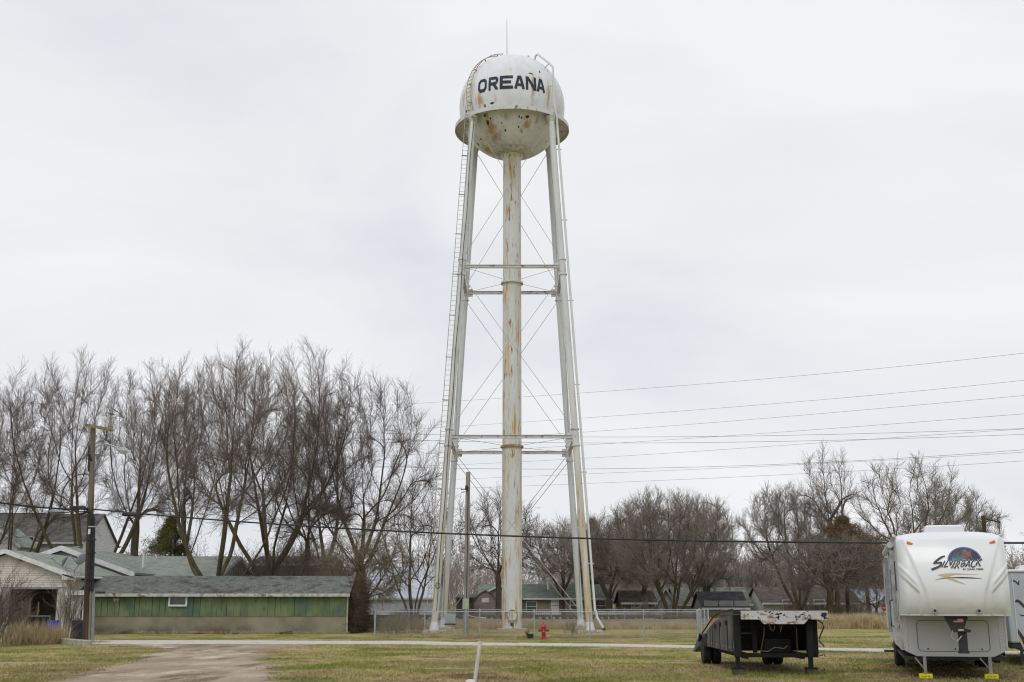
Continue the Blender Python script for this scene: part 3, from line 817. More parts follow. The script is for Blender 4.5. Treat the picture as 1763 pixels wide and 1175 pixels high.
# --- left stand
tree("bare_tree", "spreading bare tree forking low behind the white two-storey house, mossy limbs", "tree", at(146, 92), hgt(612, 92), seed=11, limbs=7, ltilt=.95, up=.2, tw=.007, n4=5, group=GT, fork=.13, r=.45, cw=7.8, zlo=.26, bark=M_BARK2, dens=1.7)
tree("bare_tree", "bare tree at the left edge, above the dark grey house roof", "tree", at(20, 97), hgt(650, 97), seed=12, limbs=6, ltilt=.9, up=.2, tw=.007, n4=5, group=GT, fork=.16, r=.42, cw=5.2, zlo=.24, bark=M_BARK2)
tree("bare_tree", "bare tree mostly outside the left edge, leaning in over the garage", "tree", at(-68, 92), hgt(672, 92), seed=13, limbs=5, ltilt=.9, up=.2, tw=.007, group=GT, fork=.18, r=.42, cw=5.2, zlo=.24, bark=M_BARK2)
tree("bare_tree", "slender straight bare tree just right of the utility pole with crossarm", "tree", at(222, 99), hgt(668, 99), seed=14, group=GT, fork=.34, r=.32, cw=3.6, zlo=.36, tw=.007)
tree("bare_tree", "bare tree behind the dark evergreen, between the utility pole and the long shed", "tree", at(318, 101), hgt(640, 101), seed=15, limbs=4, ltilt=.55, tw=.007, group=GT, fork=.28, r=.34, cw=3.4, zlo=.3)
tree("bare_tree", "bare tree with crooked leaning trunk rising over the green shed roof", "tree", at(394, 75), hgt(612, 75), seed=16, limbs=5, ltilt=.9, up=.2, tw=.007, n4=5, group=GT, fork=.16, r=.36, cw=5.6, zlo=.28, bark=M_BARK2, lean=(-.34, 0), dens=1.3)
tree("bare_tree", "tallest thick-trunked bare tree above the middle of the green shed", "tree", at(462, 87), hgt(596, 87), seed=17, limbs=8, ltilt=.8, up=.22, tw=.007, n4=5, group=GT, fork=.2, r=.52, cw=7.6, zlo=.27, bark=M_BARK2, dens=2.0)
tree("bare_tree", "thin mossy bare tree right of the thickest trunk behind the green shed", "tree", at(512, 83), hgt(690, 83), seed=18, group=GT, fork=.3, r=.22, cw=3.0, zlo=.3, bark=M_BARK2, dens=.6)
tree("bare_tree", "bare tree with straight double trunk behind the right half of the green shed", "tree", at(548, 94), hgt(668, 94), seed=19, limbs=3, ltilt=.3, group=GT, fork=.24, r=.28, cw=3.6, zlo=.28)
tree("bare_tree", "bare tree forking into three at the right end of the tall stand", "tree", at(622, 88), hgt(642, 88), seed=20, limbs=5, ltilt=.8, up=.22, tw=.007, n4=5, group=GT, fork=.24, r=.38, cw=5.6, zlo=.27, bark=M_BARK2, dens=1.35, lean=(-.1, 0))
tree("bare_tree", "weeping bare tree arching over the right end of the green shed", "tree", at(622, 75), hgt(900, 75), seed=21, group=GT, fork=.3, r=.2, cw=3.3, zlo=.2, bark=M_BARK2, twig=M_TWIGT, dens=.6, droop=.2, n4=5, kink=.3, tl=.9)
tree("bare_tree", "slim multi-stemmed bare tree between the green shed and the tower", "tree", at(712, 88), hgt(815, 88), seed=22, group=GT, fork=.2, r=.12, cw=3.4, zlo=.2, stems=5, sspread=.28, dens=.55, tw=.007, n4=3, n5=2)
tree("bare_tree", "wispy bare tree seen between the front left tower leg and the middle column", "tree", at(857, 100), hgt(838, 100), seed=23, group=GT, fork=.3, r=.24, cw=3.9, zlo=.32, dens=.5, n4=3, n5=2)
tree("bare_tree", "round-headed bare tree between the tower column and the right tower legs", "tree", at(968, 116), hgt(890, 116), seed=24, limbs=5, ltilt=.6, group=GT, fork=.28, r=.28, cw=4.4, zlo=.36, twig=M_TWIGR, dens=.7, tw=.010)
tree("bare_tree", "bare tree just right of the tower legs, left of the dense rounded clump", "tree", at(1048, 110), hgt(884, 110), seed=25, limbs=5, group=GT, fork=.26, r=.28, cw=3.9, zlo=.3, twig=M_TWIGR, dens=.8, tw=.011)
tree("bare_tree", "many-stemmed bare tree fanning from a low crotch, front of the dense rounded clump", "tree", at(1160, 99), hgt(842, 99), seed=26, group=GT, fork=.12, r=.16, cw=5.0, zlo=.2, stems=8, sspread=.4, bark=M_BARK2, twig=M_TWIGR, dens=1.25, tw=.009, n4=4)
tree("bare_tree", "bare tree closing the right side of the dense rounded clump", "tree", at(1216, 112), hgt(866, 112), seed=27, group=GT, fork=.14, r=.24, cw=3.2, zlo=.22, stems=3, sspread=.15, twig=M_TWIGM, dens=1.0, tw=.010, n4=4)
tree("bare_tree", "bare tree filling the left side of the dense rounded clump", "tree", at(1105, 114), hgt(858, 114), seed=28, group=GT, fork=.16, r=.26, cw=3.6, zlo=.24, stems=2, sspread=.15, twig=M_TWIGM, dens=.8, tw=.010, n4=4)
tree("bare_tree", "small bare tree left of the reddish evergreen, low over the black-roofed garage", "tree", at(1300, 130), hgt(958, 130), seed=29, group=GT, fork=.2, r=.2, cw=2.6, zlo=.2, twig=M_TWIGM, dens=.5, tw=.012)
tree("bare_tree", "fan-shaped bare tree rising over the flatbed trailer's deck", "tree", at(1374, 106), hgt(832, 106), seed=30, limbs=4, ltilt=.5, group=GT, fork=.14, r=.3, cw=4.2, zlo=.3, stems=3, sspread=.3, bark=M_BARK2, dens=1.1, tw=.010, twig=M_TWIGM)
tree("bare_tree", "tall slender bare tree, highest on the right, rising above the reddish evergreen", "tree", at(1438, 108), hgt(764, 108), seed=31, group=GT, fork=.5, r=.26, cw=2.9, zlo=.5, stems=2, sspread=.07, dens=.55, tw=.009, n4=3, twig=M_TWIGM)
tree("bare_tree", "crooked wide-limbed bare tree directly behind the large white trailer", "tree", at(1582, 104), hgt(782, 104), seed=32, limbs=5, ltilt=.8, group=GT, fork=.34, r=.34, cw=4.9, zlo=.36, kink=.34, up=.12, dens=.6, tw=.010, n4=3, n5=2, twig=M_TWIGM)
tree("bare_tree", "dense far bare tree right of the crooked one, behind the white trailer's roof", "tree", at(1652, 132), hgt(836, 132), seed=33, limbs=5, group=GT, fork=.16, r=.32, cw=4.8, zlo=.2, dens=1.2, tw=.012, n4=5, twig=M_TWIGM)
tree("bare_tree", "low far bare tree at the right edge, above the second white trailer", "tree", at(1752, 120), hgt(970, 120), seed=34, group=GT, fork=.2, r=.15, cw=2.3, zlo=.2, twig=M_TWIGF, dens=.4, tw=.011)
tree("bare_tree", "tangled low bare tree with drooping twigs behind the flatbed trailer", "tree", at(1432, 96), hgt(915, 96), seed=35, group=GT, fork=.2, r=.28, cw=4.4, zlo=.34, bark=M_BARK2, twig=M_TWIGM, dens=.9, droop=.14, kink=.25, tw=.009, n4=4, tl=.9)
tree("bare_tree", "small bare tree against the pale wall beside the stop sign", "tree", at(1508, 112), hgt(975, 112), seed=36, group=GT, fork=.2, r=.12, cw=2.2, zlo=.2, dens=.4, tw=.009, n4=3, twig=M_TWIGM)
tree("bare_tree", "bushy bare tree low behind the left front corner of the white trailer", "tree", at(1500, 118), hgt(905, 118), seed=37, group=GT, fork=.15, r=.2, cw=3.4, zlo=.3, twig=M_TWIGM, dens=.7, tw=.009, n4=4)
# --- undergrowth and thickets nobody could count
def thicket(name, label, x0p, x1p, Y0, Y1, h0, h1, n, m, seed, tw=.012, lean=.25, sub=7, cat='brush', keep=None):
    rng = np.random.default_rng(seed)
    Y = Y0 + rng.random(n) * (Y1 - Y0)
    px = x0p + rng.random(n) * (x1p - x0p)
    X = (px - 881.5) / F * Y * cp
    p0 = np.stack([X, Y, np.zeros(n)], -1)
    hh = h0 + (h1 - h0) * (.5 + .5 * np.sin(px * .021 + seed) * np.cos(px * .047 + 1)) * (.6 + .5 * rng.random(n))
    d0 = np.stack([rng.normal(0, lean, n), rng.normal(0, lean, n), np.ones(n)], -1)
    P0 = paths(p0, d0, hh, 6, .08, .03, rng); R = (tw * 2.2) * np.linspace(1, .4, 6)[None] * np.ones((n, 1))
    P1, R1, L1 = children(P0, R, hh, sub, .15, 36, .42, .7, 4, .13, .04, rng, tw, .5, .5)
    P2, R2, L2 = children(P1, R1, L1, 5, .15, 40, .45, .8, 3, .15, .03, rng, tw * .9, .4, .6)
    v, f = join([sweep(P0, R, 3), sweep(P1, R1, 3), sweep(P2, R2, 3)])
    return stuff(np_mesh(name, v, f, m), label, cat)
thicket("brush", "grey-brown leafless thicket behind the long green shed", 400, 590, 80, 100, 3.0, 6.5, 380, M_TWIG, 3, .010)
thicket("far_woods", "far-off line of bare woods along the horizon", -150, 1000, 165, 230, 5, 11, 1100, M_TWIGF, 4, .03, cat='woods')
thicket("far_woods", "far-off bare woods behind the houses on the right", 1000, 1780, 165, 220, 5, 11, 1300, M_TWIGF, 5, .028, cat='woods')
thicket("brush", "bare brown brush between the far houses and the railway bank", 1040, 1290, 103, 112, .6, 2.2, 110, M_TWIGR, 6, .013)
thicket("brush", "tangled brown brush around the far pale houses behind the flatbed trailer", 1330, 1540, 103, 110, .8, 2.2, 170, M_TWIGT, 8, .012)
thicket("brush", "reddish leafless brush at the right end of the green shed", 600, 700, 74, 82, .5, 1.5, 200, M_TWIGR, 9, .009)
thicket("brush", "grey winter brush growing behind the chain-link fence", 655, 728, 66, 71, .5, 1.5, 90, M_TWIGT, 10, .006)

# --- evergreens
def evergreen(label, loc, H, W_, seed, cols, droop=-.25, n=60, ragged=.3, dens=16, zb=.10):
    rng = np.random.default_rng(seed)
    root = thing("evergreen_tree", label, "evergreen", loc)
    tk = np.array([[[0, 0, -.1], [0, 0, H * .4], [.05, 0, H * .97]]]); v, f = sweep(tk, np.array([[.22, .15, .02]]), 8)
    np_mesh("trunk", v, f, M_BARK, root, True)
    t = rng.random(n * 3) ** .8; z = H * (zb + (1 - zb) * t); a = rng.random(n * 3) * 6.28
    L = W_ * (1 - t) ** 1.05 * (1 - ragged + ragged * 2 * rng.random(n * 3)) * (.75 + .35 * np.sin(t * 26)) + .2
    p0 = np.stack([np.zeros_like(z), np.zeros_like(z), z], -1); d0 = np.stack([np.cos(a), np.sin(a), .25 + 0 * a], -1)
    P0 = paths(p0, d0, L, 6, .06, droop * .3, rng); R = .02 * np.linspace(1, .4, 6)[None] * np.ones((len(L), 1))
    P1, R1, L1 = children(P0, R, L, 12, .15, 48, .38, .7, 4, .1, -.03, rng, .012, .5, .5)
    pts = P1[:, 1:].reshape(-1, 3); m_ = len(pts); k = dens
    c = np.repeat(pts, k, 0) + rng.normal(0, .13, (m_ * k, 3)); N = len(c)
    d = nrm(rng.normal(0, 1, (N, 3)) + np.array([0, 0, .1])); s = nrm(np.cross(d, rng.normal(0, 1, (N, 3)))); ln = .10 + .10 * rng.random(N)[:, None]
    V = np.stack([c - s * .02, c + s * .02, c + d * ln], 1).reshape(-1, 3)
    m = mat("needles_%d" % seed, cols, .8, .8, (1, 1, 1), 4)
    v, f = join([sweep(P0, R, 3), sweep(P1, R1, 3)])
    cr = np_mesh("crown", V, np.arange(N * 3).reshape(-1, 3), m, root, tris=True)
    np_mesh("branches", v, f, M_BARK, root)
    return root
evergreen("dark olive evergreen behind the green-roofed house, left of the leaning trunk", at(285, 90), hgt(893, 90), 6.6, 41, (hexc(62, 68, 40), hexc(96, 98, 56), hexc(112, 98, 62)), -.2, 42, .55, 9)
evergreen("dark spruce just behind the right-hand tower legs", at(1022, 122), hgt(896, 122), 2.6, 42, (hexc(52, 56, 44), hexc(76, 78, 58)), -.25, 60, .25)
evergreen("rusty brown cedar topping the tangle left of the white trailer", at(1462, 99), hgt(893, 99), 6.6, 43, (hexc(98, 78, 62), hexc(120, 96, 74), hexc(82, 74, 58)), -.05, 60, .6, 9, .4)

# --- dry tall grass
def tall_grass(name, label, region, n, h0, h1, m, seed, wid=.010, lean=.3, clump=True, cat='dry grass'):
    rng = np.random.default_rng(seed)
    x0, x1, y0, y1 = region
    nc = max(6, n // 60); cx = x0 + rng.random(nc) * (x1 - x0); cy = y0 + rng.random(nc) * (y1 - y0); ch = .5 + .5 * rng.random(nc)
    i = rng.integers(0, nc, n)
    X = cx[i] + rng.normal(0, .16, n); Y = cy[i] + rng.normal(0, .16, n)
    H_ = (h0 + (h1 - h0) * rng.random(n)) * ch[i]
    ox = (X - cx[i]) * 1.0 + rng.normal(0, lean, n) * H_ * .5; oy = rng.normal(0, lean, n) * H_ * .5
    a = rng.random(n) * 6.28; wx, wy = np.cos(a) * wid, np.sin(a) * wid
    mx_, my_ = X + ox * .35, Y + oy * .35
    V = np.empty((n, 5, 3))
    V[:, 0] = np.stack([X - wx, Y - wy, 0 * X], -1); V[:, 1] = np.stack([X + wx, Y + wy, 0 * X], -1)
    V[:, 2] = np.stack([mx_ + wx * .8, my_ + wy * .8, H_ * .6], -1); V[:, 3] = np.stack([mx_ - wx * .8, my_ - wy * .8, H_ * .6], -1)
    V[:, 4] = np.stack([X + ox, Y + oy, H_ * (1 - .25 * np.abs(ox) / (H_ + .01))], -1)
    o = np.arange(n)[:, None] * 5
    F_ = np.concatenate([o + [0, 1, 2], o + [0, 2, 3], o + [3, 2, 4]])
    return stuff(np_mesh(name, V.reshape(-1, 3), F_, m, tris=True), label, cat)
M_DRY = mat("dry_grass", (hexc(150, 132, 98), hexc(184, 166, 128), hexc(200, 188, 156)), .9, 2.0)
M_DRY2 = mat("dull_dry_grass", (hexc(142, 126, 96), hexc(182, 166, 130)), .9, 2.0)
tall_grass("dry_grass", "tall straw-coloured dead grass beyond the road, right of the flatbed trailer", (PX(1395, 84, 0), PX(1560, 88, 0), 80, 88), 30000, .5, 1.25, M_DRY, 51, .014)
tall_grass("dry_grass", "dead tan grass along the foot of the railway bank inside the fenced yard", (PX(700, 84, 0), PX(1230, 84, 0), 79, 88), 42000, .15, .6, M_DRY, 52, .012)
tall_grass("dry_grass", "pale dead grass at the left foot of the railway bank", (PX(1210, 84, 0), PX(1400, 88, 0), 82, 88), 14000, .3, .9, M_DRY2, 53, .013)
tall_grass("dry_grass", "clump of tall pale dead grass in front of the open garage", (PX(20, 51, 0), PX(100, 51, 0), 49.5, 52.5), 3400, .3, 1.35, M_DRY2, 54, .008, .6)
tall_grass("dry_grass", "dead grass tufts along the chain-link fence line", (PX(645, 61, 0), PX(1200, 59, 0), 59.2, 60.6), 7000, .05, .28, M_DRY2, 55, .008)

# --- bare shrubs beside the garage
def shrub(label, loc, H, n, spread, seed, m, tw=.009, l2=8, l3=6):
    rng = np.random.default_rng(seed); a = rng.random(n) * 6.28
    p0 = np.stack([rng.normal(0, .25, n), rng.normal(0, .25, n), 0 * a], -1)
    s = spread * rng.random(n) ** .6
    d0 = np.stack([np.cos(a) * s, np.sin(a) * s, np.ones(n)], -1); L = H * (.6 + .45 * rng.random(n))
    P0 = paths(p0, d0, L, 8, .07, .02, rng); R = tw * 2.2 * np.linspace(1, .4, 8)[None] * np.ones((n, 1))
    P1, R1, L1 = children(P0, R, L, l2, .2, 34, .4, .7, 5, .12, .05, rng, tw * 1.1, .5, .5)
    P2, R2, L2 = children(P1, R1, L1, l3, .1, 36, .5, .8, 4, .12, .05, rng, tw * .8, .4, .6)
    root = thing("bare_shrub", label, "shrub", loc)
    v, f = sweep(P0, R, 5); np_mesh("stems", v, f, M_BARK, root)
    v, f = join([sweep(P1, R1, 3), sweep(P2, R2, 3)]); np_mesh("twigs", v, f, m, root)
    return root
shrub("large grey-brown bare shrub at the left edge in front of the garage", at(-22, 47), 3.0, 44, .5, 61, M_TWIG, .007, 8, 6)
shrub("leafless brown shrub growing against the open garage doorway", at(30, 56), 1.9, 22, .4, 62, M_TWIG, .006, 7, 5)
shrub("bare grey vine shrub climbing the garage corner beside the black bin", at(112, 60), 3.0, 20, .12, 63, M_TWIGT, .006, 8, 5)
shrub("leafless weed tuft at the foot of the near right tower leg", at(985, 66), .7, 22, .5, 64, M_TWIGT, .005, 5, 4)

tall_grass("weeds", "thin line of dead weeds and tufts along the foot of the green shed's wall", (PX(150, 67, 0), PX(600, 67, 0), 67.0, 67.45), 3600, .05, .32, M_DRY2, 56, .008)
tall_grass("weeds", "short dead weeds around the tall utility pole and kerb block", (PX(100, 52, 0), PX(165, 52, 0), 51.5, 53.2), 900, .04, .22, M_DRY2, 57, .007)
# ------------------------------------------------------------------ BUILDINGS
M_WOODW = mat("white_trim", (hexc(196, 198, 200), hexc(218, 220, 222)), .6, 4)
M_GLASS = mat("dark_glass", ((.03, .035, .04), (.09, .10, .11)), .12, 1.5, spec=.6)
M_DARK = mat("dark_interior", ((.012, .011, .010), (.03, .028, .025)), .95, 2)
def shingles(name, cols, patch=None):
    m = mat(name, cols, .95, 1.6, (1, 1, 1), 8, .8, 9, spec=.1)
    nt = m.node_tree; b = nt.nodes['Principled BSDF']; old = b.inputs['Base Color'].links[0].from_socket
    tc = _n(nt, "ShaderNodeTexCoord"); mp = _n(nt, "ShaderNodeMapping"); nt.links.new(tc.outputs['UV'], mp.inputs['Vector'])
    br = _n(nt, "ShaderNodeTexBrick", Scale=1.0); br.inputs['Brick Width'].default_value = .32; br.inputs['Row Height'].default_value = .15
    br.inputs['Mortar Size'].default_value = .012; br.inputs['Color1'].default_value = (.78, .78, .78, 1); br.inputs['Color2'].default_value = (1.2, 1.2, 1.2, 1); br.inputs['Mortar'].default_value = (.5, .5, .5, 1)
    nt.links.new(mp.outputs['Vector'], br.inputs['Vector'])
    mx = _n(nt, "ShaderNodeMixRGB", blend_type='MULTIPLY'); mx.inputs['Fac'].default_value = .85
    nt.links.new(old, mx.inputs['Color1']); nt.links.new(br.outputs['Color'], mx.inputs['Color2']); nt.links.new(mx.outputs['Color'], b.inputs['Base Color'])
    if patch: layer(m, patch, .5, .54, .64, (1, 1, 1), 3.0, 8)
    return m
M_SH_GREEN = shingles("pale_green_shingles", (hexc(140, 148, 140), hexc(158, 164, 156)))
M_SH_OLD = shingles("weathered_shingles", (hexc(80, 84, 80), hexc(116, 122, 116), hexc(98, 102, 94)), hexc(80, 74, 68))
M_SH_DKGREEN = shingles("dark_green_shingles", (hexc(108, 118, 110), hexc(124, 134, 126)))
M_SH_GREY = shingles("grey_shingles", (hexc(88, 88, 86), hexc(112, 112, 108)))
M_SH_BLACK = shingles("black_shingles", (hexc(56, 56, 60), hexc(76, 76, 80)))
M_SH_BROWN = shingles("brown_grey_shingles", (hexc(86, 78, 74), hexc(108, 100, 94)))
def uv_planar(o):
    me = o.data; uv = me.uv_layers.new(name="uv")
    for p in me.polygons:
        n = p.normal; t = Vector((0, 0, 1)).cross(n)
        if t.length < .1: t = Vector((1, 0, 0))
        t.normalize(); b = n.cross(t)
        for li in p.loop_indices:
            c = me.vertices[me.loops[li].vertex_index].co; uv.data[li].uv = (c.dot(t), c.dot(b))
    return o
def siding(name, c1, c2, pitch=.12, vertical=False):
    """lapped boards: colour breaks and a saw-tooth bump"""
    m = mat(name, (c1, c2), .7, 1.5, (1, 1, 3), 6)
    nt = m.node_tree; b = nt.nodes['Principled BSDF']
    tc = _n(nt, "ShaderNodeTexCoord"); sx = _n(nt, "ShaderNodeSeparateXYZ"); nt.links.new(tc.outputs['Object'], sx.inputs[0])
    dv = _n(nt, "ShaderNodeMath", operation='DIVIDE'); dv.inputs[1].default_value = pitch
    nt.links.new(sx.outputs['X' if vertical else 'Z'], dv.inputs[0])
    fr = _n(nt, "ShaderNodeMath", operation='FRACT'); nt.links.new(dv.outputs[0], fr.inputs[0])
    bp = _n(nt, "ShaderNodeBump", Strength=1.0, Distance=.03); bp.invert = True
    nt.links.new(fr.outputs[0], bp.inputs['Height']); nt.links.new(bp.outputs['Normal'], b.inputs['Normal'])
    return m
M_SID_TAUPE = siding("taupe_siding", hexc(128, 118, 108), hexc(142, 132, 122), .2)
M_SID_PALE = siding("pale_siding", hexc(176, 174, 168), hexc(196, 194, 188), .16)
M_SID_GREY = siding("grey_siding", hexc(132, 134, 134), hexc(150, 152, 150), .3, True)
M_SID_BROWN = siding("brown_siding", hexc(104, 92, 84), hexc(122, 108, 98), .2)
M_SID_WHITE = siding("white_siding", hexc(186, 188, 190), hexc(204, 206, 208), .16)

def window(parent, cx, y, cz, w, h, rows=2, axis='y', frame=M_WOODW, ft=.07):
    f = MB(); d0, d1 = y - .06, y + .02
    if axis == 'y':
        f.box(cx - w / 2 - ft, cx - w / 2, d0, d1, cz - h / 2 - ft, cz + h / 2 + ft); f.box(cx + w / 2, cx + w / 2 + ft, d0, d1, cz - h / 2 - ft, cz + h / 2 + ft)
        f.box(cx - w / 2, cx + w / 2, d0, d1, cz + h / 2, cz + h / 2 + ft); f.box(cx - w / 2, cx + w / 2, d0 - .02, d1, cz - h / 2 - ft, cz - h / 2)
        for i in range(1, rows): z = cz - h / 2 + h * i / rows; f.box(cx - w / 2, cx + w / 2, d0 + .01, d1, z - .025, z + .025)
        o = f.build("window", frame, parent); g_ = MB(); g_.box(cx - w / 2, cx + w / 2, y - .012, y + .015, cz - h / 2, cz + h / 2); g_.build("pane", M_GLASS, o)
    return o
def gable_house(name, label, cat, D, x0, x1, w, ze, zr, wallm, roofm, wins=(), group=None, over=.35, rz=0, gable='x', extra=None, base=0.0, fascia=True):
    """ridge along X; front wall at depth D, walls x0..x1"""
    cx = (x0 + x1) / 2; root = thing(name, label, cat, (cx, D, 0), rz, group); L = (x1 - x0) / 2
    m_ = MB()
    if gable == 'x':
        m_.prism([(0, base), (w, base), (w, ze), (w / 2, zr), (0, ze)], -L, L, 'x'); m_.build("wall", wallm, root)
        sl = (zr - ze) / (w / 2)
        for s, (ya, yb) in enumerate(((-over, w / 2), (w + over, w / 2))):
            za = ze - sl * over; r_ = MB(); th = .1
            n = len(r_.v)
            Lo = L + .2
            r_.add([(-Lo, ya, za + .02), (Lo, ya, za + .02), (Lo, yb, zr + .02), (-Lo, yb, zr + .02), (-Lo, ya, za + .02 + th), (Lo, ya, za + .02 + th), (Lo, yb, zr + .02 + th), (-Lo, yb, zr + .02 + th)],
                   [(0, 3, 2, 1), (4, 5, 6, 7), (0, 1, 5, 4), (1, 2, 6, 5), (2, 3, 7, 6), (3, 0, 4, 7)])
            ro = uv_planar(r_.build("roof", roofm, root))
            if fascia and s == 0:
                q = MB(); q.box(-Lo, Lo, ya - .025, ya - .003, za - .05, za + .12); q.build("fascia", M_WOODW, ro)
    else:
        m_.prism([(-L, base), (L, base), (L, ze), (0, zr), (-L, ze)], 0, w, 'y'); m_.build("wall", wallm, root)
        sl = (zr - ze) / L
        for s in (-1, 1):
            xa = s * (L + over); za = ze - sl * over; r_ = MB(); th = .1
            r_.add([(xa, -.35, za + .02), (0, -.35, zr + .02), (0, w + .35, zr + .02), (xa, w + .35, za + .02), (xa, -.35, za + .12), (0, -.35, zr + .12), (0, w + .35, zr + .12), (xa, w + .35, za + .12)],
                   [(0, 1, 2, 3), (4, 7, 6, 5), (0, 4, 5, 1), (1, 5, 6, 2), (2, 6, 7, 3), (3, 7, 4, 0)])
            ro = uv_planar(r_.build("roof", roofm, root))
            if fascia:
                q = MB(); q.add([(xa, -.38, za - .08), (0, -.38, zr - .08), (0, -.38, zr + .14), (xa, -.38, za + .14), (xa, -.353, za - .08), (0, -.353, zr - .08), (0, -.353, zr + .14), (xa, -.353, za + .14)],
                   [(0, 1, 2, 3), (4, 7, 6, 5), (0, 4, 5, 1), (1, 5, 6, 2), (2, 6, 7, 3), (3, 7, 4, 0)])
                q.build("fascia", M_WOODW, ro)
    for (wx, wz, ww, wh) in wins: window(root, wx - cx, 0, wz, ww, wh)
    if extra: extra(root, cx)
    return root
def zat(py, Y, px=881): return P(px, py, Y).z
def xat(px, Y, z=2): return PX(px, Y, z)
GB = "houses beyond the railway"
# --- far houses
D = 116
def h1x(root, cx):
    # small front gable and chimney vents
    q = MB(); gx = xat(860, D) - cx; q.prism([(gx - 1.9, 0), (gx + 1.9, 0), (gx + 1.9, 2.35), (gx, zat(1011, D)), (gx - 1.9, 2.35)], -1.5, .1); w_ = q.build("porch_wing", M_SID_TAUPE, root)
    for s in (-1, 1):
        q = MB(); zt = zat(1011, D) + .04; q.add([(gx + s * 2.2, -1.8, 2.18), (gx, -1.8, zt), (gx, 2.0, zt), (gx + s * 2.2, 2.0, 2.18), (gx + s * 2.2, -1.8, 2.34), (gx, -1.8, zt + .16), (gx, 2.0, zt + .16), (gx + s * 2.2, 2.0, 2.34)],
            [(0, 1, 2, 3), (4, 7, 6, 5), (0, 4, 5, 1), (1, 5, 6, 2), (2, 6, 7, 3), (3, 7, 4, 0)])
        uv_planar(q.build("porch_roof", M_WOODW, w_))
    q = MB(); vx = xat(944, D + 2) - cx; q.tube([(vx, 1.6, 3.0), (vx, 1.6, 3.95)], .14, 8); q.lathe([(.22, 3.95), (.22, 4.05), (.02, 4.2)], 10, (vx, 1.6, 0)); q.build("vent_pipe", M_WOODW, root)
    # striped porch post block and door
    q = MB(); dx = xat(958, D) - cx; q.box(dx - .55, dx + .55, -.05, .02, .5, 2.0); q.build("door", M_WOODW, root)
gable_house("house", "long low taupe house with dark green roof and white windows behind the tower column", "house", D, xat(826, D), xat(1053, D), 8, zat(1030, D), zat(1008, D + 4), M_SID_TAUPE, M_SH_DKGREEN,
            [(xat(915, D), 1.35, .95, .95), (xat(958, D), 1.45, .9, 1.0), (xat(990, D), 1.5, .9, .8), (xat(1034, D), 1.45, .95, 1.0)], GB, extra=h1x)
# gambrel shed
D = 108; x0, x1 = xat(817, D), xat(855, D); cx = (x0 + x1) / 2; w2 = (x1 - x0) / 2
t = thing("shed", "brownish barn-roofed garden shed left of the tower column", "shed", (cx, D, 0), 0)
q = MB(); zt = zat(1018, D); q.prism([(-w2, 0), (w2, 0), (w2, 1.9), (w2 * .62, zt - .35), (0, zt), (-w2 * .62, zt - .35), (-w2, 1.9)], 0, 4); q.build("wall", M_SID_TAUPE, t)
for s in (-1, 1):
    q = MB()
    for (a, b) in (((w2 + .06, 1.85), (w2 * .62, zt - .33)), ((w2 * .62, zt - .33), (0, zt + .03))):
        q.add([(s * a[0], -.12, a[1]), (s * b[0], -.12, b[1]), (s * b[0], 4.1, b[1]), (s * a[0], 4.1, a[1]), (s * a[0], -.12, a[1] + .08), (s * b[0], -.12, b[1] + .08), (s * b[0], 4.1, b[1] + .08), (s * a[0], 4.1, a[1] + .08)],
              [(0, 1, 2, 3), (4, 7, 6, 5), (0, 4, 5, 1), (1, 5, 6, 2), (2, 6, 7, 3), (3, 7, 4, 0)])
    uv_planar(q.build("roof", M_SH_GREY, t))
q = MB(); q.box(-.35, .3, -.03, .01, 1.75, 2.15); q.build("vent_panel", M_WOODW, t)
D = 104
gable_house("shed", "small dark board shed left of the brownish barn-roofed shed", "shed", D, xat(786, D), xat(815, D), 3, zat(1030, D), zat(1026, D), mat("dark_boards", (hexc(70, 64, 60), hexc(92, 84, 78)), .9, 3, (3, 3, .3)), M_SH_GREY, fascia=False)
D = 112
gable_house("house", "brown house half hidden by brush right of the tower legs", "house", D, xat(1072, D), xat(1128, D), 7, zat(1038, D), zat(1019, D + 3.5), M_SID_BROWN, M_SH_BROWN, [(xat(1095, D), 1.3, .8, .8)], GB)
gable_house("house", "white gable-fronted house behind the rounded clump of bare stems", "house", 122, xat(1130, 122), xat(1162, 122), 9, zat(1040, 122), zat(1014, 122), M_SID_WHITE, M_SH_GREY, [], GB, gable='y')
gable_house("house", "long house with worn grey-green roof left of the black-roofed garage", "house", 118, xat(1166, 118), xat(1292, 118), 8, zat(1040, 118), zat(1013, 122), M_SID_PALE, shingles("moss_grey_shingles", (hexc(104, 108, 98), hexc(126, 130, 120))), [], GB)
def gx(root, cx):
    for k in range(3):
        q = MB(); a = -1.9 + k * 1.35; q.box(a, a + 1.25, -.04, .01, .1, 1.9); q.build("door", M_SID_GREY, root)
gable_house("garage", "grey board garage with nearly black roof, left of the flatbed trailer's deck", "garage", 106, xat(1211, 106), xat(1286, 106), 6, zat(1046, 106), zat(1021, 109), M_SID_GREY, M_SH_BLACK, [], extra=gx)
gable_house("house", "low greenish-grey house between the black-roofed garage and the pale house", "house", 124, xat(1290, 124), xat(1322, 124), 7, zat(1040, 124), zat(1014, 127), M_SID_PALE, M_SH_GREY, [], GB)
def chx(root, cx):
    q = MB(); a = xat(1385, 118) - cx; q.box(a - .5, a + .5, 3.1, 3.9, 3.0, 4.2); q.build("chimney", M_SH_BROWN, root)
    q = MB(); dx = xat(1436, 115) - cx; q.box(dx - .45, dx + .45, -.04, .01, .2, 2.0); q.build("door", M_SID_BROWN, root)
gable_house("house", "pale long house with dark grey roof behind the flatbed trailer's deck", "house", 115, xat(1314, 115), xat(1478, 115), 8, zat(1038, 115), zat(1013, 119), M_SID_PALE, M_SH_BROWN, [(xat(1357, 115), 1.5, 1.0, .9), (xat(1410, 115), 1.5, .9, .9)], GB, extra=chx)
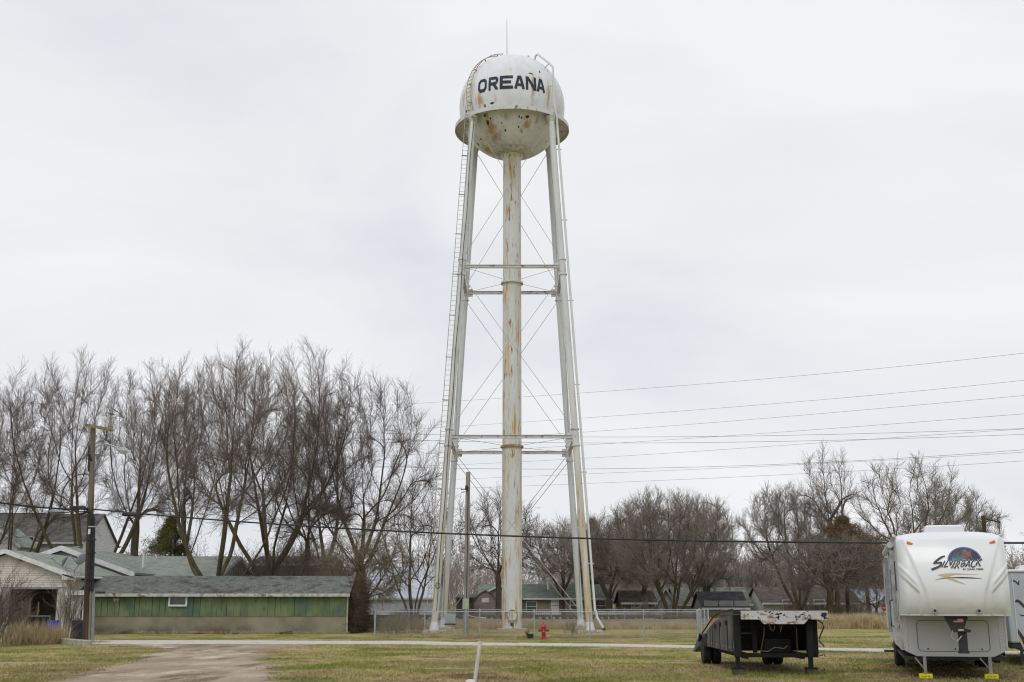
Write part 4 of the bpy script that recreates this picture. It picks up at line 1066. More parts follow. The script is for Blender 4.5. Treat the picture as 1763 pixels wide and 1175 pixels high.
gable_house("house", "plain white house wall beside the stop sign, left of the white trailer", "house", 126, xat(1476, 126), xat(1570, 126), 8, zat(1036, 126), zat(1016, 130), M_SID_WHITE, mat("blue_grey_metal_roof", (hexc(120, 132, 146), hexc(146, 156, 168)), .5, 2), [], GB)
gable_house("storage_building", "large pale metal building behind bare trees between green shed and tower", "building", 108, xat(612, 108), xat(748, 108), 14, zat(1030, 108), zat(978, 115), siding("white_metal", hexc(170, 176, 184), hexc(190, 196, 204), .4, True), mat("pale_metal_roof", (hexc(176, 182, 192), hexc(192, 198, 208)), .5, 1.5), [], over=.2)
gable_house("building", "long low brown building with white eaves behind the tall bare trees", "building", 104, xat(430, 104), xat(560, 104), 9, zat(972, 104), zat(960, 108), mat("brown_render", (hexc(130, 114, 108), hexc(150, 134, 126)), .9, 2), M_SH_GREY, [(xat(470, 104), 3.3, .8, .8), (xat(520, 104), 3.3, .8, .8)])

# --- two-storey white house, upper left
D = 106
gable_house("house", "white two-storey house with dark grey roof at the upper left behind the garage", "house", D, xat(-60, D, 6), xat(142, D, 6), 9, zat(932, D), zat(887, D + 4.5), M_SID_WHITE, shingles("dark_grey_shingles", (hexc(96, 94, 92), hexc(118, 114, 110)), hexc(82, 78, 74)), [(xat(48, D, 6), zat(940, D), .8, 1.5)])
gable_house("house", "pale gable end with green trim at the far left edge", "house", 101, xat(-80, 101, 5), xat(28, 101, 5), 4, zat(938, 101), zat(896, 101), M_SID_WHITE, M_SH_GREEN, [], gable='y')

# --- green-roofed house behind the long shed
D = 76
t = thing("house", "low house with pale green shingle roofs behind the long green shed", "house", (0, D, 0))
zr2 = zat(944, D, 105); zf = zat(990, D, 232); xp = xat(105, D, 4.5); xr = xat(232, D, 3.2)
zrm = zat(961, 86); zem = zat(994, 79.5)
hw = xr - xp
q = MB(); q.prism([(xp - hw + .4, 0), (xr - .5, 0), (xr - .5, zf), (xp, zr2 - .12), (xp - hw + .4, zf)], 0.5, 13); q.build("wall", M_SID_PALE, t)
for s in (-1, 1):
    q = MB(); a = xp + s * hw
    q.add([(a, -.1, zf), (xp, -.1, zr2), (xp, 13.5, zr2), (a, 13.5, zf), (a, -.1, zf + .14), (xp, -.1, zr2 + .14), (xp, 13.5, zr2 + .14), (a, 13.5, zf + .14)], [(0, 1, 2, 3), (4, 7, 6, 5), (0, 4, 5, 1), (1, 5, 6, 2), (2, 6, 7, 3), (3, 7, 4, 0)])
    ro = uv_planar(q.build("roof", M_SH_GREEN, t))
    q = MB(); q.add([(a, -.14, zf - .16), (xp, -.14, zr2 - .16), (xp, -.14, zr2 + .16), (a, -.14, zf + .16), (a, -.103, zf - .16), (xp, -.103, zr2 - .16), (xp, -.103, zr2 + .16), (a, -.103, zf + .16)], [(0, 1, 2, 3), (4, 7, 6, 5), (0, 4, 5, 1), (1, 5, 6, 2), (2, 6, 7, 3), (3, 7, 4, 0)])
    q.build("fascia", M_WOODW, ro)
x1 = xat(402, 84, 4)
q = MB(); q.prism([(4.2, 0), (15.6, 0), (15.6, zem), (10, zrm - .12), (4.2, zem)], xp + 1, x1 - .35, 'x'); q.build("wall", M_SID_PALE, t)
for (ya, yb) in ((3.6, 10), (16.4, 10)):
    q = MB(); q.add([(xp + .5, ya, zem - .08), (x1, ya, zem - .08), (x1, yb, zrm), (xp + .5, yb, zrm), (xp + .5, ya, zem + .04), (x1, ya, zem + .04), (x1, yb, zrm + .12), (xp + .5, yb, zrm + .12)], [(0, 3, 2, 1), (4, 5, 6, 7), (0, 1, 5, 4), (1, 2, 6, 5), (2, 3, 7, 6), (3, 0, 4, 7)])
    ro = uv_planar(q.build("roof", M_SH_GREEN, t))
    q = MB(); q.add([(x1 + .003, ya, zem - .22), (x1 + .03, ya, zem - .22), (x1 + .03, yb, zrm - .14), (x1 + .003, yb, zrm - .14), (x1 + .003, ya, zem + .06), (x1 + .03, ya, zem + .06), (x1 + .03, yb, zrm + .14), (x1 + .003, yb, zrm + .14)], [(0, 3, 2, 1), (4, 5, 6, 7), (0, 1, 5, 4), (1, 2, 6, 5), (2, 3, 7, 6), (3, 0, 4, 7)])
    q.build("fascia", M_WOODW, ro)
q = MB(); vx = xat(246, 82, 4); q.tube([(vx, 6, zem + .3), (vx, 6, zat(949, 82))], .09, 8); q.lathe([(.14, 0), (.16, .1), (.02, .16)], 10, (vx, 6, zat(949, 82))); q.build("vent_pipe", M_WOODW, t)
q = MB(); vx = xat(132, 79, 5); q.lathe([(.24, zr2 - .6), (.24, zr2 + .05), (.3, zr2 + .06), (.3, zr2 + .2), (.1, zr2 + .26)], 14, (vx, 3, 0)); q.build("chimney", mat("dull_metal", ((.2, .21, .22), (.3, .31, .32)), .5, 4, metal=.5), t)

# --- long green shed
SX0, SX1, SY = xat(124, 67.6), xat(597, 67.5), 67.6
M_GREENB = mat("green_boards", (hexc(84, 102, 78), hexc(108, 122, 88), hexc(122, 132, 98)), .85, 1.1, (1.0, 1, .5), 6)
layer(M_GREENB, hexc(82, 106, 90), .3, .50, .60, (1, 1, 1), 4.0)
layer(M_GREENB, hexc(90, 92, 66), 2.2, .56, .74, (1, 1, .6), 7.0)
M_BLOCK = mat("shed_base_block", (hexc(126, 120, 104), hexc(150, 142, 124)), .95, .8, (1, 1, 1), 7, .5)
layer(M_BLOCK, hexc(86, 82, 68), 1.2, .46, .62, (.6, 1, 1), 3.0, zr=(.55, .05))
t = thing("long_shed", "long low green board shed with weathered shingle roof and concrete base", "shed", (SX0, SY, 0), math.radians(1.5))
SL = SX1 - SX0; zb = .98; ze = 2.26; zrg = 3.2; sw = 5.2
q = MB(); q.box(0, SL, 0, sw, -.1, zb); q.build("concrete_base", M_BLOCK, t)
q = MB(); x = 0.0; rr = random.Random(3)
while x < SL - .05:
    w = rr.choice((.30, .34, .40, .26)); w = min(w, SL - x); q.box(x, x + w - rr.choice((.008, .012, .025)), -.03 + rr.uniform(-.006, .006), .0, zb - .03 + rr.uniform(-.01, .01), ze); x += w
bo = q.build("board_wall", M_GREENB, t)
q = MB(); q.box(.01, SL - .01, .004, sw - .02, zb, ze); q.build("inner_wall", M_DARK, t)
q = MB(); q.prism([(.004, zb), (sw, zb), (sw, ze), (sw / 2, zrg - .06), (.004, ze)], SL, SL + .03, 'x'); q.build("end_wall", mat("grey_old_boards", (hexc(96, 86, 76), hexc(124, 112, 100)), .9, 2, (3, 3, .3)), t)
sl = (zrg - ze) / (sw / 2)
for s, (ya, yb) in enumerate(((-.35, sw / 2), (sw + .35, sw / 2))):
    za = ze - sl * .35 + .04; q = MB(); nx_ = 60; vs = []; fs = []
    rr = random.Random(8 + s)
    for i in range(nx_ + 1):
        X = -.25 + (SL + .4) * i / nx_; j = rr.uniform(-.012, .012)
        vs += [(X, ya, za + j), (X, yb, zrg + j * .7), (X, ya, za + .07 + j), (X, yb, zrg + .07 + j * .7)]
    for i in range(nx_):
        a = i * 4; b = a + 4; fs += [(a, b, b + 1, a + 1), (a + 2, a + 3, b + 3, b + 2), (a, a + 2, b + 2, b)]
    fs += [(0, 1, 3, 2), (nx_ * 4, nx_ * 4 + 2, nx_ * 4 + 3, nx_ * 4 + 1)]
    q.add(vs, fs); ro = uv_planar(q.build("roof", M_SH_OLD, t))
    if s == 0:
        q = MB(); q.box(-.25, SL + .15, ya - .03, ya - .004, za - .12, za + .055); q.build("fascia", mat("peeling_white_fascia", (hexc(150, 142, 132), hexc(196, 194, 190), hexc(96, 84, 72)), .8, 2.2, (1, 1, 1), 7), ro)
window(t, xat(306, SY) - SX0, -.06, 1.86, .86, .50, 1, frame=M_WOODW, ft=.10)
q = MB(); a = xat(200, SY) - SX0; q.box(a - .17, a + .17, -.06, -.035, 1.84, 1.95); q.box(a - .12, a - .05, -.06, -.035, 1.76, 1.84); q.box(a + .05, a + .12, -.06, -.035, 1.74, 1.84); q.build("wall_plaque", M_CONC, t)
q = MB(); q.box(SL - .04, SL + .035, -.05, .0, -.05, ze); q.build("corner_board", mat("worn_white_board", (hexc(150, 148, 144), hexc(190, 188, 184)), .8, 3, (2, 2, .4)), t)
# planks at the foot of the wall
q = MB(); q.bar((xat(330, 67), SY - .35, .04), (xat(412, 67), SY - .30, .04), .2, .05); tag(q.build("plank", M_TIE), "dark plank lying along the foot of the green shed's wall", "plank")
q = MB(); q.bar((xat(478, 67), SY - .45, .05), (xat(503, 67), SY - .35, .14), .3, .04); q.bar((xat(484, 67), SY - .6, .04), (xat(506, 67), SY - .5, .05), .25, .05); tag(q.build("board_pile", M_TIE), "small pile of dark boards by the green shed, right of the long plank", "boards")
# vines over the gable end
def tangle(name, label, x0, x1, y0, y1, z0, z1, n, m, seed, L=(.5, 1.4), wob=.35, r=.008, cat='vine', upw=.5, hang=None):
    rng = np.random.default_rng(seed)
    p0 = np.stack([x0 + rng.random(n) * (x1 - x0), y0 + rng.random(n) * (y1 - y0), z0 + rng.random(n) * (z1 - z0)], -1)
    if hang is not None: p0 = p0[hang(p0)]
    n = len(p0); d0 = rng.normal(0, 1, (n, 3)) + np.array([0, 0, upw]); Ls = L[0] + rng.random(n) * (L[1] - L[0])
    Pp = paths(p0, d0, Ls, 7, wob, -.03, rng); v, f = sweep(Pp, r * np.linspace(1, .6, 7)[None] * np.ones((n, 1)), 3)
    return stuff(np_mesh(name, v, f, m), label, cat)
ca, sa = math.cos(math.radians(1.5)), math.sin(math.radians(1.5))
ex = SX0 + SL * ca; ey = SY + SL * sa
tangle("climbing_vine", "dense brown leafless vines covering the green shed's right gable end", ex + .06, ex + .5, ey + .1, ey + sw - .1, -.05, 3.2, 4600, mat("vine_brown", (hexc(84, 68, 56), hexc(118, 98, 82)), .95, 2), 71, (.3, .9), .3, .012,
       hang=lambda p: p[:, 2] < (2.3 + .36 * (sw / 2 - np.abs(p[:, 1] - ey - sw / 2))))
# --- garage, near left
GD = 66.0
gp = P(8, 950, GD - .5); ge = P(126, 994, GD - .5)
xc_, hw = gp.x, ge.x - gp.x; zp, zev = gp.z, ge.z
t = thing("garage", "beige-sided garage with open dark doorway and pale green gable roof", "garage", (xc_, GD, 0))
wl = hw - .45
doorR = xat(97, GD, 1.5) - xc_; doorL = xat(15, GD, 1.5) - xc_ ; doorT = zat(1014, GD)
M_BEIGE = mat("beige_siding", (hexc(200, 194, 186), hexc(214, 209, 202)), .6, 1.2, (1, 1, 1), 5)
q = MB(); zz = doorT + .1; pitch_ = .125
def halfw(z): return wl if z < zev - .1 else max(0, wl * (zp - .1 - z) / (zp - .1 - (zev - .1)))
while zz < zp - .15:
    a, b = halfw(zz), halfw(min(zz + pitch_, zp - .1))
    q.add([(-a, -.075, zz), (a, -.075, zz), (b, -.014, zz + pitch_), (-b, -.014, zz + pitch_), (-a, -.005, zz)], [(0, 1, 2, 3)]); zz += pitch_
    q.add([(-a, -.075, zz - pitch_), (a, -.075, zz - pitch_), (a, 0, zz - pitch_), (-a, 0, zz - pitch_)], [(0, 3, 2, 1)])
q.build("gable_siding", M_BEIGE, t)
q = MB(); q.prism([(-wl, doorT + .1), (wl, doorT + .1), (wl, zev - .1), (0, zp - .12), (-wl, zev - .1)], .002, .12); q.box(-wl, doorL, .0, .12, -.1, doorT + .1); q.box(doorR, wl, .0, .12, -.1, doorT + .1)
q.build("front_wall", mat("white_jamb", (hexc(170, 168, 164), hexc(192, 190, 186)), .7, 2), t)
q = MB(); q.box(doorL - .08, doorR + .08, -.06, .05, doorT - .02, doorT + .1); q.build("door_lintel", mat("grey_track", (hexc(120, 124, 130), hexc(150, 152, 156)), .5, 2), t)
q = MB(); q.box(-wl, -wl + .1, .13, 9, -.1, zev - .1); q.box(wl - .1, wl, .13, 9, -.1, zev - .1); q.box(-wl + .1, wl - .1, 8.9, 9, -.1, zev - .1); q.build("side_wall", M_BEIGE, t)
q = MB(); q.box(-wl + .1, wl - .1, .13, 8.9, zev - .16, zev - .14); q.build("ceiling", M_DARK, t)
for s in (-1, 1):
    q = MB(); a = s * hw
    q.add([(a, -.45, zev), (0, -.45, zp), (0, 9.3, zp), (a, 9.3, zev), (a, -.45, zev + .12), (0, -.45, zp + .12), (0, 9.3, zp + .12), (a, 9.3, zev + .12)], [(0, 1, 2, 3), (4, 7, 6, 5), (0, 4, 5, 1), (1, 5, 6, 2), (2, 6, 7, 3), (3, 7, 4, 0)])
    ro = uv_planar(q.build("roof", M_SH_GREEN, t))
    q = MB(); q.add([(a, -.5, zev - .1), (0, -.5, zp - .1), (0, -.5, zp + .15), (a, -.5, zev + .15), (a, -.453, zev - .1), (0, -.453, zp - .1), (0, -.453, zp + .15), (a, -.453, zev + .15)], [(0, 1, 2, 3), (4, 7, 6, 5), (0, 4, 5, 1), (1, 5, 6, 2), (2, 6, 7, 3), (3, 7, 4, 0)])
    q.prism([(a - s * .62, zev - .14), (a, zev - .14), (a, zev + .02), (a - s * .62, zev + .18)], -.5, -.04)
    q.build("fascia", M_WOODW, ro)
q = MB(); q.tube([(hw + .06, -.4, zev + .02), (hw + .06, 9.2, zev + .02)], .07, 8); q.tube([(hw + .06, -.3, zev), (hw + .02, -.28, zev - .18), (hw - .35, -.1, zev - .38), (hw - .4, -.08, zev - .6), (hw - .4, -.08, .2)], .05, 8); q.build("gutter", M_WOODW, t)
q = MB(); q.lathe([(.05, .25), (.09, .1), (.13, 0), (.11, -.02)], 12, (xat(33, GD, 3.5) - xc_, -.16, zat(966, GD))); q.bar((xat(33, GD, 3.5) - xc_, -.05, zat(966, GD) + .2), (xat(33, GD, 3.5) - xc_, -.16, zat(966, GD) + .2), .06, .06); q.build("wall_lamp", mat("lamp_grey", (hexc(150, 150, 150), hexc(180, 180, 180)), .4, 3), t)
# bench and clutter inside
q = MB(); q.box(-1.0, 1.4, 1.2, 1.9, .95, 1.02)
for a in (-.95, 1.3): q.box(a, a + .07, 1.25, 1.32, 0, .95)
q.build("workbench", mat("bench_top", (hexc(150, 150, 146), hexc(120, 116, 108)), .8, 3)); wb = bpy.data.objects["workbench"]; wb.location = (xc_ + .8, GD, 0); tag(wb, "pale-topped workbench standing inside the open garage", "workbench")
for k, px in enumerate((50, 65)):
    q = MB(); q.tube([(0, 0, 1.02), (.02, 0, 1.25), (0, 0, 1.75)], [.05, .06, .03], 7); o = q.build("hanging_bundle" if k else "corn_bundle", M_DRY); o.location = (xat(px, GD + 1.5, 1.2), GD + 1.5, 0)
    tag(o, ("upright straw bundle on the garage workbench, left one" if k == 0 else "upright straw bundle on the garage workbench, right one"), "straw bundle")
# satellite dishes on the garage roof
def dish(label, px, py, Y, r, turn, arm):
    c = P(px, py, Y); root = thing("satellite_dish", label, "satellite dish", c)
    q = MB(); q.lathe([(.02, 0), (r * .5, .035), (r, .13), (r * 1.0, .15), (r * .5, .055), (.02, .02)], 24, (0, 0, 0), 'y'); d_ = q.build("reflector", mat("dish_grey", (hexc(84, 88, 90), hexc(108, 112, 114)), .5, 3), root, True)
    d_.rotation_euler = (math.radians(-24), 0, math.radians(turn)); 
    q = MB(); q.tube([(0, .02, -r * .7), (.05, -.1, -.95 * r), (-.12, -.2, -r * .95 - .3)], .025, 6); q.tube([(-.12, -.2, -r - .25), (-.16, -.2, -r - .45)], .03, 6); q.build("mast", mat("dish_mast", (hexc(100, 100, 98), hexc(130, 130, 126)), .5, 3), root)
    q = MB(); dr_ = Vector((math.sin(math.radians(turn)), -math.cos(math.radians(turn)), .15)); q.tube([(0, 0, -r * .9), Vector((0, 0, -r * .7)) + dr_ * .3, dr_ * .55], .018, 5); q.box(*(sum(([v - .045, v + .045] for v in dr_ * .57), []))); q.build("feed_arm", mat("dish_mast", ()), root)
dish("round grey satellite dish facing left on the garage roof, beside the pole", 137, 961, GD + 1.2, .36, -28, 0)
dish("smaller satellite dish seen edge-on to the left of the round one", 108, 965, GD + 1.6, .30, -75, 0)
# side lean-to between garage and shed
q = MB(); a = xat(124, 64); b = xat(147, 64)
q.box(a, a + .12, 64, 64.1, 0, 2.2); q.box(b - .1, b, 64, 64.1, 0, 2.2)
lt = thing("lean_to", "white-edged lean-to with diagonal boards between garage and utility pole", "lean-to", (0, 0, 0))
q.build("posts", M_WOODW, lt)
q = MB(); q.box(a - .3, b + .4, 63.7, 65.9, 2.2, 2.32); q.build("roof", M_SH_OLD, lt)
q = MB(); q.box(a - .3, b + .4, 63.66, 63.697, 2.12, 2.36); q.build("fascia", M_WOODW, lt)
q = MB(); q.box(a + .12, a + .5, 64.02, 64.06, .9, 2.2); q.bar((b - .1, 64.0, 2.2), (b - .75, 64.0, .9), .03, .16); q.bar((b - .02, 64.0, 1.7), (b - .55, 64.0, .6), .03, .12); q.build("boards", mat("old_white_boards", (hexc(150, 148, 146), hexc(188, 186, 184)), .8, 4, (3, 1, .5)), lt)
# ------------------------------------------------------------------ CHAIN-LINK FENCE
M_GALV = mat("galvanised_steel", (hexc(150, 154, 158), hexc(182, 186, 190)), .45, 4, metal=.3)
M_MESH = mat("galvanised_wire", (hexc(150, 150, 148), hexc(182, 182, 180)), .5, 3, metal=.2)
def chainlink(parent, a, b, h, pitch=.075, r=.0024, name="mesh"):
    """diagonal wires between ground points a and b; each bay one part"""
    a = Vector(a); b = Vector(b); L = (b - a).length; t = (b - a) / L; nrm_ = Vector((t.y, -t.x, 0))
    V = []; Fq = []
    def wire(p, q):
        d = (q - p).normalized(); u = nrm_; w = d.cross(u)
        o = len(V)
        for c in (p, q):
            for k in range(3):
                an = 2.094 * k; V.append(tuple(c + (u * math.cos(an) + w * math.sin(an)) * r))
        for k in range(3): Fq.append((o + k, o + (k + 1) % 3, o + 3 + (k + 1) % 3, o + 3 + k))
    s = -h
    while s < L:
        for dirn in (1, -1):
            # line rising from s to s+h (dirn 1), or falling
            x0, x1 = s, s + h
            c0, c1 = max(x0, 0), min(x1, L)
            if c1 > c0:
                z0, z1 = (c0 - x0), (c1 - x0)
                if dirn < 0: z0, z1 = h - z0, h - z1
                wire(a + t * c0 + Vector((0, 0, z0 + .04)) + nrm_ * (.003 * dirn), a + t * c1 + Vector((0, 0, z1 + .04)) + nrm_ * (.003 * dirn))
        s += pitch
    return np_mesh(name, np.array(V), np.array(Fq), M_MESH, parent)
def post(parent, x, y, h, r=.03, name="post"):
    q = MB(); q.lathe([(r, -.1), (r, h), (r * 1.25, h), (r * 1.25, h + .03), (r * .4, h + .06)], 10, (x, y, 0)); return q.build(name, M_GALV, parent, True)
def fence_run(parent, pts, h, rp=.03, endr=.045):
    for i, (x, y) in enumerate(pts): post(parent, x, y, h + .03, endr if i in (0, len(pts) - 1) else rp)
    for (x0, y0), (x1, y1) in zip(pts[:-1], pts[1:]):
        chainlink(parent, (x0, y0 - .03, 0), (x1, y1 - .03, 0), h - .05)
    q = MB(); q.tube([(x, y, h) for x, y in pts], .021, 6); q.build("top_rail", M_GALV, parent)
fpx = [(645, 1097), (731, 1095.5), (802, 1096), (826, 1097), (920, 1100), (1016, 1100.5), (1109, 1102), (1202, 1104)]
front = []
for a, b in fpx:
    Yf = 61.5 + (57.0 - 61.5) * (a - 645) / (1202 - 645); front.append((xat(a, Yf, 0), Yf))
fr = thing("chain_link_fence", "low grey chain-link fence along the gravel road in front of the tower", "fence")
fence_run(fr, front, 1.28)
q = MB(); a = front[0]; q.box(a[0] + .28, a[0] + .58, a[1] - .07, a[1] - .055, 1.12, 1.24); q.build("sign_plate", mat("pale_sign", (hexc(170, 172, 172), hexc(196, 198, 198)), .5, 4), fr)
back = [(front[0][0] * 86.5 / 61.5 - .1, 86.5)] ; n_ = 9; bx1 = xat(1205, 83, 0)
back = [(back[0][0] + (bx1 - back[0][0]) * i / n_, 86.5 - 3.5 * i / n_) for i in range(n_ + 1)]
fb = thing("chain_link_fence", "far chain-link fence run behind the tower at the foot of the bank", "fence")
fence_run(fb, back, 1.25, .028, .04)
fl = thing("chain_link_fence", "left side run of the chain-link fence, seen end-on beside the brush", "fence")
fence_run(fl, [(front[0][0] + (back[0][0] - front[0][0]) * i / 7, front[0][1] + .15 + (back[0][1] - front[0][1] - .3) * i / 7) for i in range(8)], 1.25, .028, .03)
frt = thing("chain_link_fence", "right side run of the chain-link fence, seen nearly end-on by the flatbed trailer", "fence")
fence_run(frt, [(front[-1][0] + (back[-1][0] - front[-1][0]) * i / 8, front[-1][1] + .15 + (back[-1][1] - front[-1][1] - .3) * i / 8) for i in range(9)], 1.25, .028, .03)
# galvanised gate swung against the right corner
gt = thing("gate", "folded galvanised gate leaf standing at the fence's right front corner", "gate", (front[-1][0], front[-1][1] - .1, 0))
q = MB(); gv = Vector((.12, 1.6, 0)).normalized()
g0 = Vector((.16, 0, .05)); g1 = Vector((.42, -.5, .05))
for p in (g0, g1, (g0 + g1) / 2): q.tube([p, p + Vector((0, 0, 1.35))], .035, 8)
for z in (.05, 1.35, .7): q.tube([g0 + Vector((0, 0, z)), g1 + Vector((0, 0, z))], .022, 6)
q.build("gate_frame", M_GALV, gt)
chainlink(gt, g0, g1, 1.25, .06, .004, "gate_mesh")

# ------------------------------------------------------------------ HYDRANT
M_RED = mat("red_enamel", ((.30, .015, .02), (.42, .025, .035)), .35, 5, spec=.5, bump=.1)
hp = G(936, 1101); t = thing("fire_hydrant", "red fire hydrant standing in front of the chain-link fence", "fire hydrant", hp)
q = MB(); q.lathe([(.17, -.02), (.17, .05), (.10, .07), (.095, .40), (.12, .41), (.12, .44)], 20); q.build("barrel", M_RED, t, True)
q = MB(); q.lathe([(.14, .44), (.15, .46), (.13, .50), (.10, .53), (.11, .56)], 20); q.build("flange", M_RED, t, True)
q = MB(); q.lathe([(.165, .56), (.155, .60), (.12, .68), (.06, .73), (.035, .74), (.035, .79), (.01, .80)], 20); q.build("bonnet", M_RED, t, True)
for s in (-1, 1):
    q = MB(); q.lathe([(.055, 0), (.055, .10), (.075, .10), (.075, .15), (.03, .16), (.03, .19)] if s > 0 else [(.03, -.19), (.03, -.16), (.075, -.15), (.075, -.10), (.055, -.10), (.055, 0)], 14, (s * .08, 0, .42), 'x'); q.build("side_outlet", M_RED, t, True)
q = MB(); q.lathe([(.035, -.24), (.04, -.20), (.09, -.19), (.09, -.13), (.07, -.12), (.07, 0)], 16, (0, 0, .36), 'y'); q.build("front_outlet", M_RED, t, True)
q = MB(); q.lathe([(.03, -.205), (.03, -.197)], 10, (0, -.055, .36), 'y'); q.build("outlet_nut", M_GALV, t)
# small black bin/pot with dead plant
pp_ = G(911, 1100); t = thing("plant_pot", "small dark plant pot with a dead rust-brown plant left of the hydrant", "plant pot", pp_)
q = MB(); q.lathe([(.12, 0), (.16, .2), (.17, .2), (.17, .23), (.14, .23), (.13, .15)], 14, (.06, 0, 0)); q.build("pot", mat("dark_green_plastic", ((.01, .03, .028), (.02, .045, .04)), .5, 3), t, True)
q = MB(); rr = random.Random(1)
for i in range(26): a = rr.uniform(0, 6.3); q.tube([(-.1, 0, 0), (-.1 + .04 * math.cos(a), .04 * math.sin(a), .2), (-.1 + rr.uniform(.02, .14) * math.cos(a), .1 * math.sin(a), rr.uniform(.25, .45))], .008, 4, False)
q.build("dead_stems", mat("rust_brown_leaf", (hexc(130, 72, 40), hexc(160, 96, 56)), .9, 5), t)

# ------------------------------------------------------------------ marker stake in the lawn
b0, b1 = P(817, 1176, 26.35), P(827, 1105, 26.3); b0.z = -.02
t = thing("marker_stake", "leaning white plastic marker pipe stuck in the lawn, nearest to the viewer", "stake", b0)
q = MB(); q.tube([Vector((0, 0, 0)), (b1 - b0)], .042, 12); q.tube([(b1 - b0) * .985, (b1 - b0) * 1.0], .045, 12)
q.build("pipe", mat("white_plastic", (hexc(186, 186, 182), hexc(214, 214, 210)), .5, 3), t, True)
rk = MB(); rk.lathe([(.02, 0), (.12, .0), (.15, .06), (.11, .12), (.03, .15)], 9); o = rk.build("white_rock", mat("white_stone", (hexc(190, 188, 184), hexc(216, 214, 210)), .8, 4), None, True); o.location = P(810, 1174, 26.2).xy.to_3d(); o.scale = (.8, .7, .6)
tag(o, "small white rock at the foot of the white marker pipe", "rock")

# ------------------------------------------------------------------ UTILITY POLES
M_POLE = mat("weathered_pole", (hexc(118, 114, 108), hexc(148, 144, 138), hexc(134, 128, 118)), .9, 1.4, (3, 3, .3), 6)
M_POLED = mat("dark_creosote_pole", (hexc(58, 46, 38), hexc(88, 74, 62)), .9, 1.4, (3, 3, .3), 6)
PD = 53.0
pb = P(148, 1107, PD); pb.z = 0; pt = P(161, 733, PD)
t = thing("utility_pole", "tall leaning wooden utility pole with mossy crossarm and street lamp", "utility pole", pb)
T_ = pt - pb
def onp(f, dx=0, dy=0): return T_ * f + Vector((dx, dy, 0))
q = MB(); q.tube([onp(-.01), onp(.25), onp(.58)], [.165, .155, .14], 14); q.build("pole_lower", M_POLED, t, True)
q = MB(); q.tube([onp(.58), onp(1.0)], [.14, .105], 14); q.build("pole_upper", mat("brown_grey_pole", (hexc(84, 76, 68), hexc(116, 108, 98)), .9, 1.4, (3, 3, .3), 6), t, True)
q = MB(); ca0, ca1 = P(148, 732, PD - .1) - pb, P(194, 741, PD - .5) - pb; q.bar(ca0, ca1, .11, .14)
cr = q.build("crossarm", mat("mossy_wood", (hexc(112, 112, 72), hexc(140, 138, 96), hexc(110, 102, 88)), .9, 4), t)
for f in (.02, .35, .97):
    c = ca0 + (ca1 - ca0) * f; q = MB(); q.lathe([(.02, .06), (.02, .14), (.05, .15), (.055, .2), (.03, .24), (.045, .26), (.02, .3)], 10, c); q.build("insulator", mat("grey_porcelain", (hexc(120, 120, 124), hexc(150, 150, 154)), .3, 4), cr, True)
# conduits
q = MB(); q.tube([onp(.0, .17, -.08) + Vector((0, 0, 0)), onp(.23, .17, -.08)], .06, 8); q.build("conduit", mat("mossy_conduit", (hexc(100, 108, 84), hexc(140, 132, 112)), .7, 1.5, (1, 1, .3)), t, True)
q = MB(); q.tube([onp(.0, .29, -.05), onp(.235, .29, -.05)], .062, 8); q.build("conduit", mat("grey_conduit", (hexc(112, 122, 134), hexc(140, 150, 158)), .5, 2), t, True)
for k, (dx, top) in enumerate(((.08, .62), (.17, .615), (.26, .585))):
    q = MB(); q.tube([onp(.23, dx, -.14), onp(.45, dx, -.15), onp(.56, dx * .9, -.15), onp(.595, dx * .4, -.16), onp(top - .005, -.25 - .1 * k, -.14), onp(.615, -.9, -.12)], .05, 8); q.build("riser_cable", M_CABLE, t, True)
for f in (.28, .34, .4, .46, .52):
    q = MB(); q.box(-.02, .34, -.22, -.1, 0, .05, Matrix.Translation(onp(f, 0, 0))); q.build("cable_strap", M_CABLE if f < .5 else M_GALV, t)
q = MB(); c = onp(.50, .05, -.2); q.box(c.x - .05, c.x + .05, c.y - .03, c.y, c.z - .12, c.z + .12); q.build("tag_plate", M_WOODW, t)
q = MB(); c = onp(.83, 0, -.1); q.tube([c, onp(.86, -.12, -.15)], .06, 8); q.tube([onp(.78, -.12, -.1), onp(.90, -.13, -.12)], .035, 6); q.build("cutout_switch", M_CABLE, t)
# street lamp on its arm
la0, la1, la2 = P(163, 772, PD) - pb, P(186, 765, PD - .6) - pb, P(205, 773, PD - 1.0) - pb
q = MB(); q.tube([la0, (la0 + la1) / 2 + Vector((0, 0, .08)), la1, la2], .03, 8); am = q.build("lamp_arm", M_GALV, t, True)
lc = P(212, 776, PD - 1.1) - pb
MM = Matrix.Translation(lc) @ Matrix.Rotation(math.radians(12), 4, 'Y')
q = MB(); q.lathe([(.03, .16), (.10, .13), (.17, .05), (.19, -.02), (.17, -.03)], 18); hd = q.build("lamp_head", mat("lamp_shell", (hexc(150, 158, 166), hexc(176, 182, 188)), .4, 3), am, True, M=MM @ Matrix.Scale(1.5, 4, (1, 0, 0)))
q = MB(); q.lathe([(.165, -.03), (.14, -.10), (.08, -.15), (.02, -.16)], 18); q.build("lens", mat("frosted_lens", (hexc(186, 186, 178), hexc(204, 204, 196)), .25, 3), am, True, M=MM @ Matrix.Scale(1.35, 4, (1, 0, 0)))

